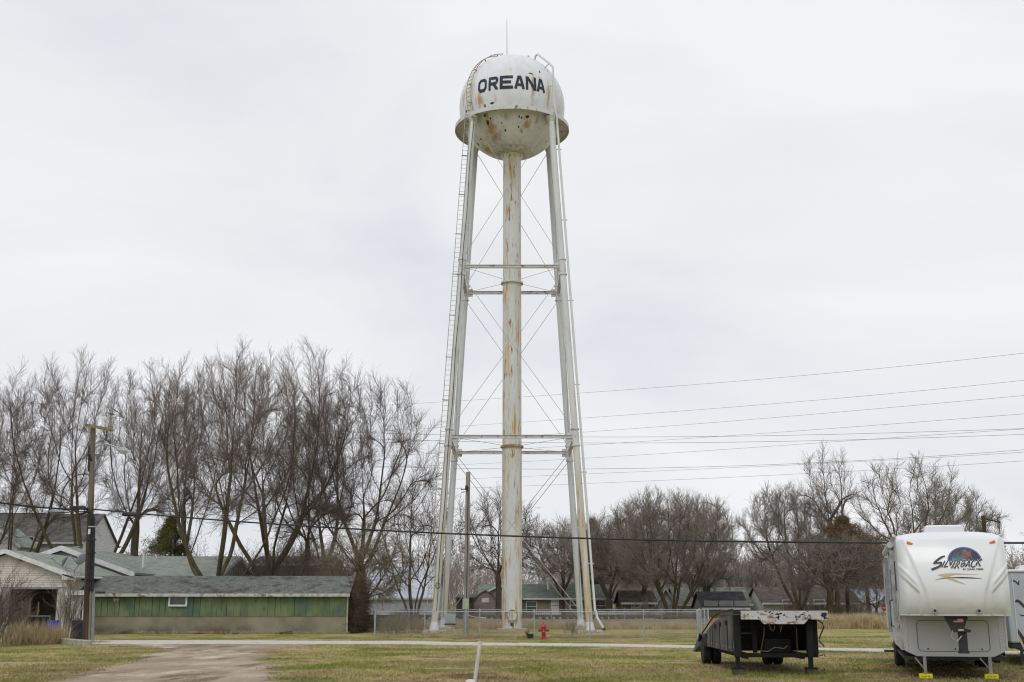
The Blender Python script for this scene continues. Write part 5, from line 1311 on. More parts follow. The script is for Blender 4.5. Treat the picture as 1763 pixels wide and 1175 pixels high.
# second pole, inside the fence
PB = G(802, 1093); p2t = P(806, 813, PB.y)
t = thing("utility_pole", "bare grey wooden pole without crossarm standing left of the tower column", "utility pole", PB)
T2 = p2t - PB
q = MB(); q.tube([Vector((0, 0, -.1)), T2 * .5, T2], [.16, .145, .125], 14); q.build("pole", M_POLE, t, True)
bz = P(803, 1040, PB.y).z
q = MB(); q.box(-.18, .16, -.34, -.17, bz - .3, bz + .28); mb_ = q.build("meter_box", mat("box_grey", (hexc(150, 154, 156), hexc(174, 178, 178)), .5, 3), t, bevel=.02)
q = MB(); q.box(-.06, .08, -.352, -.342, bz - .12, bz + .06); q.build("warning_sticker", mat("yellow_sticker", (hexc(176, 176, 60), hexc(196, 196, 84)), .5, 3), mb_)
q = MB(); q.tube([(.0, -.22, bz - .3), (.0, -.22, .1)], .035, 8); q.tube([(.02, -.22, bz - .35), (.1, -.22, bz - .62), (.5, -.2, bz - .72), (1.1, -.1, bz - .76)], .03, 8); q.build("conduit", M_GALV, t, True)
zz_ = P(806, 840, PB.y).z
q = MB(); q.box(-.1, .05, -.24, -.14, zz_ - .15, zz_ + .1); q.tube([(-.1, -.18, zz_ - .1), (-.32, -.2, zz_ - .12), (-.34, -.2, zz_ - .02)], .03, 6); q.tube([(-.1, -.18, zz_ - .25), (-.3, -.2, zz_ - .28)], .025, 6); q.build("service_bracket", M_CABLE, t)
q = MB(); q.tube([T2 * .02 + Vector((.02, -.165, 0)), T2 * .9 + Vector((.02, -.15, 0))], .022, 6); q.build("ground_wire", M_CABLE, t)
def small_pole(label, px, ybot, ytop, Y, r=.11, arms=None, m=None):
    b = P(px, 1040, Y); b.z = 0; h = P(px, ytop, Y).z
    t = thing("utility_pole", label, "utility pole", (b.x, Y, 0))
    q = MB(); q.tube([(0, 0, 0), (0, 0, h)], [r * 1.2, r], 8); q.build("pole", m or M_POLED, t, True)
    if arms:
        for z in arms:
            q = MB(); q.tube([(.1, -.1, h - z), (1.1, -.1, h - z - .25)], .05, 6); q.lathe([(.05, 0), (.1, .06), (.05, .14)], 8, (1.15, -.1, h - z - .3)); q.build("insulator_arm", M_CABLE, t)
    return t
small_pole("slim dark far pole between the left tower legs and the bare grey pole", 786, 1050, 970, 112, .07, None, M_POLE)
small_pole("far pole with two insulator arms rising behind the white trailer's roof", 1706, 1050, 888, 88, .15, [.25, 1.6], M_POLED)
small_pole("thin far pole above the worn grey-green roof, right of the rounded clump", 1270, 1040, 979, 135, .12)
# utility cabinet in the yard
t = thing("utility_cabinet", "blue-grey metal cabinet on legs inside the fence by the left tower legs", "cabinet", (xat(775, 64.5, 0), 64.5, 0))
q = MB(); q.box(-.28, .28, -.15, .15, .62, 1.12); q.build("box", mat("cabinet_grey", (hexc(134, 146, 154), hexc(158, 168, 174)), .5, 2), t, bevel=.015)
q = MB(); q.box(-.32, .32, -.18, .18, .55, .61); q.build("shelf", M_DARK, t)
for s in (-.26, .22):
    q = MB(); q.box(s, s + .04, -.05, .05, 0, .55); q.build("leg", M_GALV, t)
# barrel, blue drum, kerb
c = G(119, 1106); q = MB(); q.lathe([(.33, 0), (.36, .3), (.35, .62), (.37, .92), (.3, .95), (.1, .93)], 18); o = q.build("trash_bin", mat("black_plastic", ((.02, .019, .018), (.05, .047, .043)), .8, 5, bump=.6), None, True); o.location = (c.x, 54.5, 0)
tag(o, "black lidded bin beside the utility pole and concrete kerb", "bin")
c = G(92, 1103); q = MB(); q.lathe([(.29, 0), (.3, .25), (.32, .27), (.3, .3), (.3, .58), (.32, .6), (.3, .63), (.29, .9), (.05, .9)], 18); o = q.build("drum", mat("blue_plastic", ((.02, .02, .25), (.04, .05, .38)), .5, 5), None, True); o.location = (xat(90, 57, 0), 57, 0)
tag(o, "dark blue plastic drum behind the dead grass by the garage corner", "drum")
k0, k1 = G(94, 1108), G(151, 1113)
q = MB(); q.bar(Vector((k0.x, k0.y, .10)), Vector((k1.x, k1.y, .10)), .35, .26); o = q.build("kerb_block", M_CONC, None, bevel=.02); tag(o, "grey concrete kerb block at the foot of the tall utility pole", "kerb block")
# stop sign
SD = 118; c = P(1522, 1047, SD); t = thing("stop_sign", "red octagonal stop sign far off between brush and the white trailer", "stop sign", (c.x, SD, 0))
q = MB(); q.prism([(.31 * math.cos(math.radians(22.5 + 45 * i)) , c.z + .31 * math.sin(math.radians(22.5 + 45 * i))) for i in range(8)], -.06, -.045); sg = q.build("sign_face", mat("sign_red", ((.38, .02, .02), (.44, .03, .03)), .5, 2), t)
q = MB(); q.box(-.03, .03, -.04, 0, 0, c.z + .25); q.build("post", M_GALV, t)
def text_obj(s, size, m, parent, M, name, shear=0, off=0, ext=.002, xs=1.0, fn=None, tagname=None):
    cu = bpy.data.curves.new(name, 'FONT'); cu.body = s; cu.size = size; cu.align_x = 'CENTER'; cu.align_y = 'CENTER'; cu.shear = shear; cu.offset = off; cu.extrude = ext
    o = bpy.data.objects.new(name, cu); COL.objects.link(o)
    dg = bpy.context.evaluated_depsgraph_get(); me = bpy.data.meshes.new_from_object(o.evaluated_get(dg))
    bpy.data.objects.remove(o); bpy.data.curves.remove(cu)
    for v in me.vertices:
        p = Vector((v.co.x * xs, v.co.y, v.co.z))
        v.co = fn(p) if fn else M @ p
    me.materials.clear(); me.materials.append(m)
    n = bpy.data.objects.new(name, me); COL.objects.link(n); n.parent = parent; return n
RX = Matrix.Rotation(math.radians(90), 4, 'X')
text_obj("STOP", .22, M_WOODW, sg, Matrix.Translation((0, -.066, c.z)) @ RX, "lettering", off=.004)
# white picket fence beyond the railway
def pickets(px0, px1, label):
    D = 104; x0, x1 = xat(px0, D), xat(px1, D); t = thing("picket_fence", label, "fence", (x0, D, 0)); q = MB(); x = 0
    while x < x1 - x0: q.box(x, x + .09, -.02, 0, .15, .92); q.box(x + .02, x + .07, -.02, 0, .92, .97); x += .19
    q.build("pickets", M_WOODW, t); q = MB()
    for z in (.3, .75): q.box(0, x1 - x0, .003, .04, z, z + .07)
    q.build("rails", M_WOODW, t)
pickets(922, 966, "short white picket fence before the taupe house, just right of the tower column")
pickets(1020, 1138, "longer white picket fence beyond the railway, right of the tower legs")
# ------------------------------------------------------------------ LARGE WHITE FIFTH-WHEEL TRAILER
M_GEL = mat("white_gelcoat", (hexc(218, 221, 225), hexc(226, 229, 232)), .28, .8, (1, 1, 1), 4, spec=.5, coat=.2)
M_GELS = mat("white_side_panel", (hexc(196, 199, 202), hexc(208, 211, 214)), .35, .8, spec=.4)
layer(M_GEL, hexc(180, 172, 158), 1.1, .5, .8, (.6, 1, 1.6), 2.0, zr=(2.1, 1.45))
M_GELF = mat("lower_front_panel", (hexc(200, 202, 204), hexc(210, 212, 214)), .4, .9, spec=.4)
M_BLK = mat("black_steel", ((.016, .016, .018), (.04, .04, .042)), .6, 5, spec=.4)
M_TYRE = mat("tyre_rubber", ((.014, .014, .014), (.032, .031, .03)), .9, 6)
M_RIM = mat("wheel_rim", (hexc(170, 172, 174), hexc(196, 198, 200)), .4, 5, metal=.5)
M_AMBER = mat("amber_lens", ((.62, .17, .02), (.7, .22, .03)), .2, 5, spec=.6)
M_YEL = mat("yellow_block", ((.72, .62, .01), (.8, .7, .02)), .5, 4)
M_INK = mat("charcoal_decal", ((.03, .028, .032), (.06, .055, .06)), .4, 5)
M_TAN = mat("tan_decal", (hexc(184, 168, 140), hexc(196, 180, 152)), .4, 4)
M_CHROME = mat("dull_chrome", (hexc(150, 150, 152), hexc(186, 186, 188)), .25, 4, metal=.8)
RVA = math.radians(16.0)
rv0 = P(1647, 1165, 28.0); rv0.z = 0
rv = thing("camper_trailer", "large white gooseneck camper trailer with dark script lettering on its high nose", "trailer", rv0, -RVA)
HW = 1.165
NZ0 = 1.43
prof_c = [(1.43, -1.50), (1.6, -1.62), (1.85, -1.70), (2.1, -1.71), (2.4, -1.66), (2.7, -1.56), (2.95, -1.47), (3.12, -1.34), (3.10, -1.12), (3.16, -.8), (3.20, -.4), (3.22, 0)]
PC = np.polyfit([p[0] for p in prof_c[:8]], [p[1] for p in prof_c[:8]], 4)
def prof_y(z):
    return float(np.polyval(PC, z))
def sst(a, b, x):
    t = min(1, max(0, (x - a) / (b - a))); return t * t * (3 - 2 * t)
def capy(x, z):
    """depth of the nose face at width x, height z"""
    ax = abs(x) / HW
    y = prof_y(z)
    y += .07 * ax ** 2 + .30 * max(0, ax - .84) ** 2 / .0256 * (1 if z > 0 else 0)       # bowed, corners rolled back
    # centre panel stands proud, narrowing downwards
    w = .62 + (z - 1.95) * .36 if z > 1.95 else .62 - (1.95 - z) * .15
    y += .045 * sst(w - .03, w + .05, abs(x))
    # side blades: recess under a crease falling from the corner inwards
    zl = 1.92 + (abs(x) - .74) * 1.05
    if abs(x) > .74: y += .055 * sst(-.01, .05, zl - z) * sst(.74, .79, abs(x))
    zl2 = 2.12 + (abs(x) - .74) * 1.15
    if abs(x) > .70: y -= .035 * sst(0, .04, zl2 - z) * sst(.14, .06, zl2 - z) * sst(.74, .9, abs(x))
    return y
NX, NZ = 120, 90
V = []; Fq = []
zs = np.linspace(1.43, 3.12, NZ)
for z in zs:
    for i in range(NX + 1):
        x = -HW + 2 * HW * i / NX; V.append((x, capy(x, z), z))
rowc = NZ
# roll over on to the roof: from the top row back to y=0
for j in range(1, 15):
    f = j / 14
    for i in range(NX + 1):
        x = -HW + 2 * HW * i / NX; y0_ = capy(x, 3.12); y = y0_ * (1 - f)
        zt = 3.34 - .11 * (abs(x) / HW) ** 4
        z = 3.12 + (zt - 3.12) * (1 - (1 - f) ** 2.6); V.append((x, y, z))
R_ = NZ + 14
for j in range(R_ - 1):
    for i in range(NX):
        a = j * (NX + 1) + i; Fq.append((a, a + 1, a + NX + 2, a + NX + 1))
cap = MB(); cap.v = V; cap.f = Fq
nose = cap.build("nose_cap", M_GEL, rv, True)
nose.data.set_sharp_from_angle(angle=math.radians(70))
# side cheeks and underside of the nose
q = MB()
for s in (-1, 1):
    out = [(capy(HW, z), z) for z in np.linspace(1.43, 3.12, 24)]
    out += [(capy(HW, 3.12) * (1 - f), 3.12 + (.11) * (1 - (1 - f) ** 2.6)) for f in np.linspace(.1, 1, 10)]
    out += [(0, 1.43)]
    q.prism(out, s * HW, s * (HW - .01), 'x')
q.build("nose_side", M_GELS, nose)
q = MB(); q.add([(x, capy(x, 1.43) + .012, 1.44) for x in np.linspace(-HW, HW, 25)] + [(HW, .02, 1.44), (-HW, .02, 1.44)], [tuple(range(27))]); q.build("nose_underside", mat("grey_underside", (hexc(120, 116, 110), hexc(140, 136, 130)), .7, 3), nose)
q = MB()
n_ = 25; xs_ = np.linspace(-HW, HW, n_)
q.tube([(x, capy(x, 1.44) + .0, 1.432) for x in xs_], .016, 6); q.build("nose_trim", M_GELS, nose)
RL = 9.6
# body with slightly crowned roof
q = MB()
roof_pts = [(-HW, 3.22), (-HW + .08, 3.29)] + [(x, 3.34 - .05 * (abs(x) / HW) ** 2) for x in np.linspace(-.95, .95, 7)] + [(HW - .08, 3.29), (HW, 3.22)]
q.prism([(-HW, .62)] + roof_pts + [(HW, .62)], .0, RL, 'y'); q.build("body", M_GELS, rv)
q = MB(); q.prism([(-1.14, .80), (-1.14, 1.432), (1.14, 1.432), (1.14, .80), (1.09, .60), (.84, .48), (-.84, .48), (-1.09, .60)], -.025, .6, 'y'); fw = q.build("front_wall", M_GELF, rv, bevel=.012)
# storage door outline
pts = []
x0, x1, z0, z1, r = -.80, .78, .60, 1.30, .1
for (cx_, cz_, a0) in ((x1 - r, z1 - r, 0), (x0 + r, z1 - r, 90), (x0 + r, z0 + r, 180), (x1 - r, z0 + r, 270)):
    for a in range(0, 91, 18): pts.append((cx_ + r * math.cos(math.radians(a0 + a)), -.030, cz_ + r * math.sin(math.radians(a0 + a))))
pts.append(pts[0]); q = MB(); q.tube(pts, .008, 5); sdoor = q.build("storage_door_seal", mat("grey_seal", (hexc(120, 116, 108), hexc(140, 136, 128)), .6, 3), fw)
for x in (-.58, .02, .6):
    q = MB(); q.lathe([(.018, -.05), (.018, -.02)], 10, (x, 0, .655), 'y'); q.build("latch", M_BLK, fw)
# corner mouldings
for s in (-1, 1):
    q = MB(); q.box(s * 1.147 - .02, s * 1.147 + .02, -.04, -.018, .66, 1.40); q.build("corner_moulding", M_CHROME if s < 0 else M_GELS, rv)
    q = MB(); q.box(min(s * HW, s * (HW + .02)), max(s * HW, s * (HW + .02)), -.02, .05, 1.45, 3.18); q.build("corner_moulding", M_CHROME, rv)
    q = MB(); q.tube([(s * (HW + .02), y_, 3.235) for y_ in (-.8, 0, 3, RL)], .035, 6); q.build("roof_rail", M_GELS, rv)
# lamps on the nose
for s in (-1, 1):
    x, z = s * .88, 3.03; q = MB(); yy = capy(x, z); q.box(-.065, .065, -.03, .01, -.03, .03, Matrix.Translation((x, yy - .0, z)) @ Matrix.Rotation(math.radians(s * -25 if s < 0 else -25 * s), 4, 'Y')); q.build("marker_lamp", M_AMBER, nose, bevel=.01)
    x = s * .46; q = MB(); q.lathe([(.055, -.03), (.06, -.02), (.06, .03)], 16, (x, capy(x, 1.53), 1.53), 'y'); lm = q.build("docking_lamp", M_CHROME, nose, True)
    q = MB(); q.lathe([(.01, -.034), (.035, -.032), (.035, -.02)], 16, (x, capy(x, 1.53), 1.53), 'y'); q.build("lens", M_BLK, lm, True)
# roof air conditioner
q = MB(); q.prism([(-.42, 3.3), (.54, 3.3), (.50, 3.54), (.44, 3.57), (-.34, 3.57), (-.40, 3.54)], .9, 1.7, 'y'); q.build("air_conditioner", M_GEL, rv, bevel=.03)
# pin box
q = MB(); q.prism([(-.26, 1.44), (.22, 1.44), (.24, 1.38), (.15, 1.15), (.28, 1.12), (.28, 1.06), (-.10, 1.06), (-.12, 1.14)], -1.30, -.95, 'y'); pin = q.build("pin_box", M_BLK, rv, bevel=.01)
q = MB(); q.box(.02, .20, -1.22, -1.02, .66, 1.06); q.box(-.0, .22, -1.24, -1.0, .60, .66); q.build("king_pin", M_BLK, pin)
q = MB(); q.tube([(-.1, -1.3, 1.1), (-.14, -1.3, .95), (-.02, -1.28, .86), (.08, -1.25, .98)], .012, 5); q.build("breakaway_cable", M_GALV, pin)
# small flag sticker on the pin box
fx0, fx1, fz0, fz1 = -.07, .14, 1.275, 1.36
MWH = mat("flag_white", (hexc(200, 200, 204), hexc(216, 216, 220)), .5, 3)
q = MB(); q.box(fx0, fx1, -1.308, -1.304, fz0, fz1); fg = q.build("flag_sticker", MWH, pin)
q = MB(); q.box(fx0, fx0 + .085, -1.313, -1.309, fz1 - .045, fz1); q.build("canton", mat("flag_blue", ((.03, .04, .18), (.04, .05, .22)), .5, 3), fg)
q = MB()
for k in range(4): q.box(fx0 if k < 2 else fx0 + .09, fx1, -1.3115, -1.309, fz0 + k * .024, fz0 + k * .024 + .011)
q.build("stripes", mat("flag_red", ((.45, .03, .04), (.5, .04, .05)), .5, 3), fg)
q = MB(); q.box(.02, .13, -1.308, -1.304, 1.10, 1.125); q.build("data_plate", MWH, pin)
# underframe, jacks, blocks
q = MB(); q.box(-1.12, 1.16, .05, RL, .40, .479); q.box(-1.0, -.9, .3, RL, .34, .40); q.box(.9, 1.0, .3, RL, .34, .40); q.build("chassis", M_BLK, rv)
JX = [P(1594, 1165, 27.9), P(1707, 1168, 27.7)]
inv = (Matrix.Translation(rv0) @ Matrix.Rotation(-RVA, 4, 'Z')).inverted()
for c in JX:
    l = inv @ Vector((c.x, c.y, 0))
    q = MB(); q.box(l.x - .035, l.x + .035, l.y - .035, l.y + .035, .12, .5); q.tube([(l.x, l.y, .14), (l.x, l.y, .12)], .08, 10); q.bar((l.x, l.y, .2), (l.x - .2, l.y + .1, .46), .03, .03); q.build("landing_leg", M_CHROME, rv)
    o = MB(); o.box(-.145, .145, -.13, .13, 0, .11); bl = o.build("levelling_block", M_YEL, None, bevel=.012); bl.location = (c.x, c.y, 0); bl.rotation_euler = (0, 0, -RVA)
    for k in range(3):
        q = MB(); q.box(-.1 + k * .07, -.06 + k * .07, -.134, -.131, .05, .065); q.build("slot", M_BLK, bl)
    tag(bl, "yellow plastic levelling block under the white trailer's %s front leg" % ("left" if c is JX[0] else "right"), "levelling block", "levelling blocks")
for (a, b) in (((-.6, 1.2, .44), (.45, 1.4, .12)), ((-.5, 1.5, .14), (.6, 1.3, .44))):
    q = MB(); q.bar(a, b, .03, .03); q.build("brace_bar", M_BLK, rv)
def wheel(parent, x, y, r, w, tyre=M_TYRE, rim=M_RIM, side=1, name="wheel"):
    q = MB(); q.lathe([(r * .6, -w / 2), (r * .92, -w / 2), (r, -w * .36), (r, w * .36), (r * .92, w / 2), (r * .6, w / 2)], 28, (x, y, r), 'x')
    t = q.build(name, tyre, parent, True)
    q = MB(); s = side; q.lathe([(r * .62, s * w * .44), (r * .55, s * w * .40), (r * .5, s * w * .2), (r * .25, s * w * .22), (r * .2, s * w * .42), (.02, s * w * .44)], 24, (x, y, r), 'x'); q.build("rim", rim, t, True)
    return t
for y in (5.0, 5.95):
    for s in (-1, 1): wheel(rv, s * 1.06, y, .36, .22, side=s)
# left side: slide-out, door, windows, decals, awning
q = MB(); q.box(-HW - .07, -HW + .02, 5.9, 9.2, .95, 2.9); so_ = q.build("slide_out", M_GELS, rv, bevel=.02)
q = MB(); q.box(-HW - .10, -HW - .05, 5.86, 9.24, 2.86, 2.96); q.build("slide_trim", M_CHROME, so_)
q = MB(); q.box(-HW - .078, -HW - .071, 6.3, 7.6, 1.7, 2.55); q.build("pane", M_GLASS, so_)
for (ya, yb, za, zb_) in ((.5, 1.3, 2.0, 2.7), (3.6, 4.6, 1.75, 2.6)):
    q = MB(); q.box(-HW - .02, -HW - .003, ya, yb, za, zb_); w_ = q.build("window", M_BLK, rv); q = MB(); q.box(-HW - .026, -HW - .021, ya + .04, yb - .04, za + .04, zb_ - .04); q.build("pane", M_GLASS, w_)
q = MB(); q.box(-HW - .03, -HW - .003, 2.1, 2.8, .75, 2.75); dr_ = q.build("entry_door", M_GEL, rv, bevel=.01)
q = MB(); q.box(-HW - .04, -HW - .031, 2.2, 2.7, 1.7, 2.55); q.build("pane", M_GLASS, dr_)
q = MB(); q.tube([(-HW - .04, 2.02, 1.1), (-HW - .14, 2.02, 1.15), (-HW - .14, 2.02, 1.75), (-HW - .04, 2.02, 1.8)], .018, 8); q.build("grab_handle", M_BLK, rv)
q = MB(); q.tube([(-HW - .09, .3, 3.08), (-HW - .09, 5.6, 3.08)], .075, 12)
aw = q.build("awning_roll", M_GELS, rv, True)
for y in (.35, 5.5):
    q = MB(); q.box(-HW - .12, -HW - .03, y, y + .05, .9, 2.95); q.build("awning_arm", M_CHROME, aw)
for (pts_, m_) in ((((.2, 1.55), (1.4, 1.25), (3.5, 1.15), (3.5, 1.22), (1.5, 1.4)), M_TAN), (((.15, 1.2), (1.2, 1.0), (3.3, .95), (3.3, .99), (1.3, 1.1)), M_INK)):
    q = MB(); q.prism(list(pts_), -HW - .008, -HW - .004, 'x'); q.build("side_stripe", m_, rv)
for (y, z) in ((.12, 1.25), (.9, 1.25), (.12, 2.75)):
    q = MB(); q.box(-HW - .03, -HW - .003, y, y + .1, z, z + .04); q.build("marker_lamp", M_AMBER, rv)
q = MB(); q.box(-HW - .3, -HW - .05, 4.45, 4.85, .40, .45); q.build("entry_step", M_BLK, rv)
# writing and art on the nose
def on_nose(dx, dz, off=.006):
    def fn(p): x, z = p.x + dx, p.y + dz; return Vector((x, capy(x, z) - off - max(0, p.z) * .5, z))
    return fn
# picture centre on the nose: pixel -> local x,z at the nose face
def nose_xz(px, py):
    a, d, u = ray(px, py); O = inv @ Vector((0, 0, CH)); Dd = (inv.to_3x3() @ Vector((a, d, u))).normalized()
    t = 20.0
    for _ in range(30):
        p = O + Dd * t; t += (capy(max(-1.2, min(1.2, p.x)), max(1.44, min(3.1, p.z))) - p.y) / Dd.y
    p = O + Dd * t; return p.x, p.z
gx0, gz0 = nose_xz(1660, 966); gx1, gz1 = nose_xz(1660, 943); gl, _ = nose_xz(1632, 962); gr, _ = nose_xz(1689, 962)
gr_w = (gr - gl) / 2; gh = gz1 - gz0; gcx = (gl + gr) / 2
def decal(poly_fn, name, m, parent, off):
    mb = MB(); vs, fs = poly_fn(); mb.add([(x, capy(x, z) - off, z) for x, z in vs], fs); return mb.build(name, m, parent)
def dome(k0, k1, nseg=40, rings=6):
    def f():
        vs = []; fs = []
        for j in range(rings + 1):
            k = k0 + (k1 - k0) * j / rings
            for i in range(nseg + 1):
                a = math.pi * i / nseg; vs.append((gcx + gr_w * k * math.cos(a), gz0 + gh * k * math.sin(a)))
        for j in range(rings):
            for i in range(nseg): a = j * (nseg + 1) + i; fs.append((a, a + 1, a + nseg + 2, a + nseg + 1))
        return vs, fs
    return f
M_DOME = mat("dome_art", ((.010, .010, .025), (.018, .02, .05), (.03, .07, .09), (.018, .016, .035)), .35, 16, (1, 1, 1), 6, pos=[.38, .5, .6, .68])
spots(M_DOME, [(gcx - gr_w * .35, -1.6, gz0 + gh * .15, gr_w * .5, gh * .35)], (.05, .20, .22), .4, 30, 1, .8, .8)
spots(M_DOME, [(gcx + gr_w * .12, -1.6, gz0 + gh * .55, gr_w * .34, gh * .55)], (.30, .12, .14), .5, 24, .25, 1.0, .85)
spots(M_DOME, [(gcx + gr_w * .14, -1.6, gz0 + gh * .78, gr_w * .12, gh * .2)], (.62, .48, .47), .3, 30, .3, .8, .9)
decal(dome(.01, .97), "dome_picture", M_DOME, nose, .004)
decal(dome(.97, 1.04, rings=1), "dome_rim", mat("dome_rim_blue", ((.08, .09, .32), (.12, .13, .42)), .35, 4), nose, .005)
# script lettering, drawn as brush strokes
def stroke_letters():
    # each letter: list of polylines in px of a 1567x1175 enlargement of the photo (13.06 px per px)
    L = [
     [[(480,490,20),(400,520,30),(300,590,30),(240,650,30),(330,645,26),(395,640,30),(400,690,30),(330,740,30),(200,790,34)]],  # S
     [[(480,600,16),(415,735,20)]],
     [[(545,600,14),(465,740,18),(540,725,16)]],
     [[(590,595,16),(600,700,18),(675,570,18)]],
     [[(715,595,14),(640,740,18)],[(740,590,14),(680,600,14)],[(720,660,12),(670,665,12)],[(690,735,16),(620,742,16)]],
     [[(770,610,16),(705,765,18)],[(760,615,14),(815,620,14),(800,665,14),(740,690,14)],[(745,690,14),(790,760,16)]],
     [[(890,590,16),(840,720,18)],[(880,590,14),(935,585,14),(925,630,14),(875,655,14)],[(880,655,14),(940,665,14),(905,710,16),(845,722,16)]],
     [[(945,735,16),(1030,590,18),(1025,730,18)],[(965,680,12),(1030,680,12)]],
     [[(1150,610,16),(1120,590,14),(1080,650,18),(1070,720,18),(1110,745,16),(1160,715,14)]],
     [[(1240,560,20),(1180,700,20)],[(1310,555,24),(1225,625,16)],[(1220,620,14),(1270,710,20)]],
    ]
    return L
def zoom_px(u, v): return 1590 + u * 120 / 1567, 920 + v * 90 / 1175
for k, lines in enumerate(stroke_letters()):
    for lay, (grow_, m_, off) in enumerate(((10, M_GEL, .007), (0, M_INK, .010))):
        q = MB()
        for li, ln in enumerate(lines):
            pts = [(nose_xz(*zoom_px(u, v)), (w * 1.6 + grow_) / 13.06 / 77 / 2) for u, v, w in ln]
            P_ = [Vector((p[0][0], p[0][1])) for p in pts]; Wd = [p[1] for p in pts]
            for i in range(len(P_) - 1):
                d = P_[i + 1] - P_[i]; n = Vector((-d.y, d.x)).normalized()
                vs = [P_[i] + n * Wd[i], P_[i + 1] + n * Wd[i + 1], P_[i + 1] - n * Wd[i + 1], P_[i] - n * Wd[i]]
                oo = off + .0008 * (li * 8 + i)
                q.add([(v.x, capy(v.x, v.y) - oo, v.y) for v in vs], [(0, 1, 2, 3)])
                c_ = [P_[i + 1] + Vector((math.cos(a), math.sin(a))) * Wd[i + 1] for a in np.linspace(0, 6.283, 9)[:-1]]
                q.add([(v.x, capy(v.x, v.y) - oo - .0004, v.y) for v in c_], [tuple(range(8))])
        q.build("letter_outline" if lay == 0 else "script_letter", m_, nose)
cx_, cz_ = nose_xz(1675.5, 980.6)
text_obj("BY CEDAR CREEK", .052, M_INK, nose, None, "small_lettering", fn=on_nose(cx_, cz_), xs=1.05, off=.0015)
def px_poly(pl): return [nose_xz(*zoom_px(u, v)) for u, v in pl]
def flat_decal(pl_top, pl_bot, name, m, off):
    a = px_poly(pl_top); b = px_poly(pl_bot); n = len(a); mb = MB()
    mb.add([(x, capy(x, z) - off, z) for x, z in a + b], [(i, i + 1, n + i + 1, n + i) for i in range(n - 1)]); return mb.build(name, m, nose)
flat_decal([(325, 915), (420, 893), (560, 880), (760, 882), (950, 892), (1240, 905)], [(325, 925), (420, 960), (580, 955), (700, 915), (950, 912), (1240, 910)], "tan_swoosh", M_TAN, .004)
flat_decal([(440, 965), (560, 960), (700, 1020), (830, 1075), (950, 1128)], [(480, 990), (600, 1030), (720, 1070), (850, 1110), (950, 1132)], "tan_swoosh", M_TAN, .005)
flat_decal([(265, 1028), (400, 990), (600, 972), (850, 962), (1100, 972), (1315, 996)], [(265, 1032), (400, 1003), (600, 986), (850, 992), (1100, 996), (1315, 1000)], "black_swoosh", M_INK, .008)

# ------------------------------------------------------------------ SECOND CAMPER, right edge
c2 = P(1741, 1118, 33.5); c2.z = 0
r2 = thing("camper_trailer", "pale travel trailer with dark leaf-like swooshes, cut off by the right edge", "trailer", c2, -RVA)
def zr_(py): return P(1745, py, 33.5).z
zt2, zb2 = zr_(984), zr_(1108)
M_GEL3 = mat("blue_grey_panel", (hexc(164, 174, 180), hexc(184, 192, 196)), .35, .8, spec=.4)
q = MB(); q.prism([(0, zb2), (7.5, zb2), (7.5, zt2), (.35, zt2), (.12, zt2 - .08), (0, zt2 - .3)], 0, 2.4, 'x'); 
# front is along x here: nose faces the viewer
bd = MB(); bd.box(0, 2.4, 0, 7.5, zb2, zt2); bd.build("body", M_GEL3, r2, bevel=.06)
q = MB(); q.prism([(-.06, zt2 - .02), (2.46, zt2 - .02), (2.42, zt2 + .05), (0, zt2 + .05)], -.05, 7.55, 'y'); q.build("roof", M_GEL, r2, bevel=.02)
q = MB(); q.prism([(.55, zt2 + .05), (1.5, zt2 + .05), (1.45, zt2 + .2), (.6, zt2 + .2)], 1.4, 2.3, 'y'); q.build("air_conditioner", M_GEL, r2, bevel=.02)
def loc2(px, py, y=-.03):
    i2 = (Matrix.Translation(c2) @ Matrix.Rotation(-RVA, 4, 'Z')).inverted(); a, d, u = ray(px, py); O = i2 @ Vector((0, 0, CH)); Dd = i2.to_3x3() @ Vector((a, d, u)); t = (y - O.y) / Dd.y; p = O + Dd * t; return (p.x, p.z)
def z4(u, v): return 1700 + u * 63 / 344, 960 + v * 215 / 1175
for pl, m_ in (([(218, 220), (250, 213), (270, 222), (292, 245), (290, 222), (300, 216), (299, 262), (285, 255), (262, 230), (240, 228)], M_INK),
               ([(255, 418), (270, 398), (290, 395), (325, 420), (380, 490), (370, 500), (330, 462), (290, 422), (270, 420)], M_INK),
               ([(272, 655), (310, 700), (380, 800), (400, 880), (370, 860), (320, 770), (275, 690)], M_INK),
               ([(276, 700), (320, 780), (370, 870), (400, 940), (360, 900), (300, 780)], M_TAN),
               ([(298, 528), (318, 540), (400, 542), (400, 550), (320, 552)], M_INK)):
    q = MB(); q.prism([loc2(*z4(*p)) for p in pl], -.012, -.006, 'y'); q.build("decal", m_, r2)
q = MB(); q.box(.18, .21, -.02, -.004, zb2 + .05, zt2 - .05); q.build("corner_moulding", M_GELS, r2)
q = MB(); q.box(.02, 2.38, .02, 7.4, zb2 - .14, zb2 - .005); q.build("chassis", M_BLK, r2)
lx = loc2(1761, 1140)[0]
q = MB(); q.box(lx - .04, lx + .04, -.05, .03, 0, zb2 - .1); q.lathe([(.1, 0), (.1, .03)], 10, (lx, 0, 0)); q.build("landing_leg", M_BLK, r2)
q = MB(); q.bar((.15, .1, zb2 - .12), (.75, .3, zb2 - .35), .06, .06); q.bar((.4, .1, zb2 - .1), (.45, .2, .45), .05, .05); q.build("jack_arm", M_BLK, r2)
for y in (4.0, 4.9): wheel(r2, .14, y, .33, .2, side=-1)

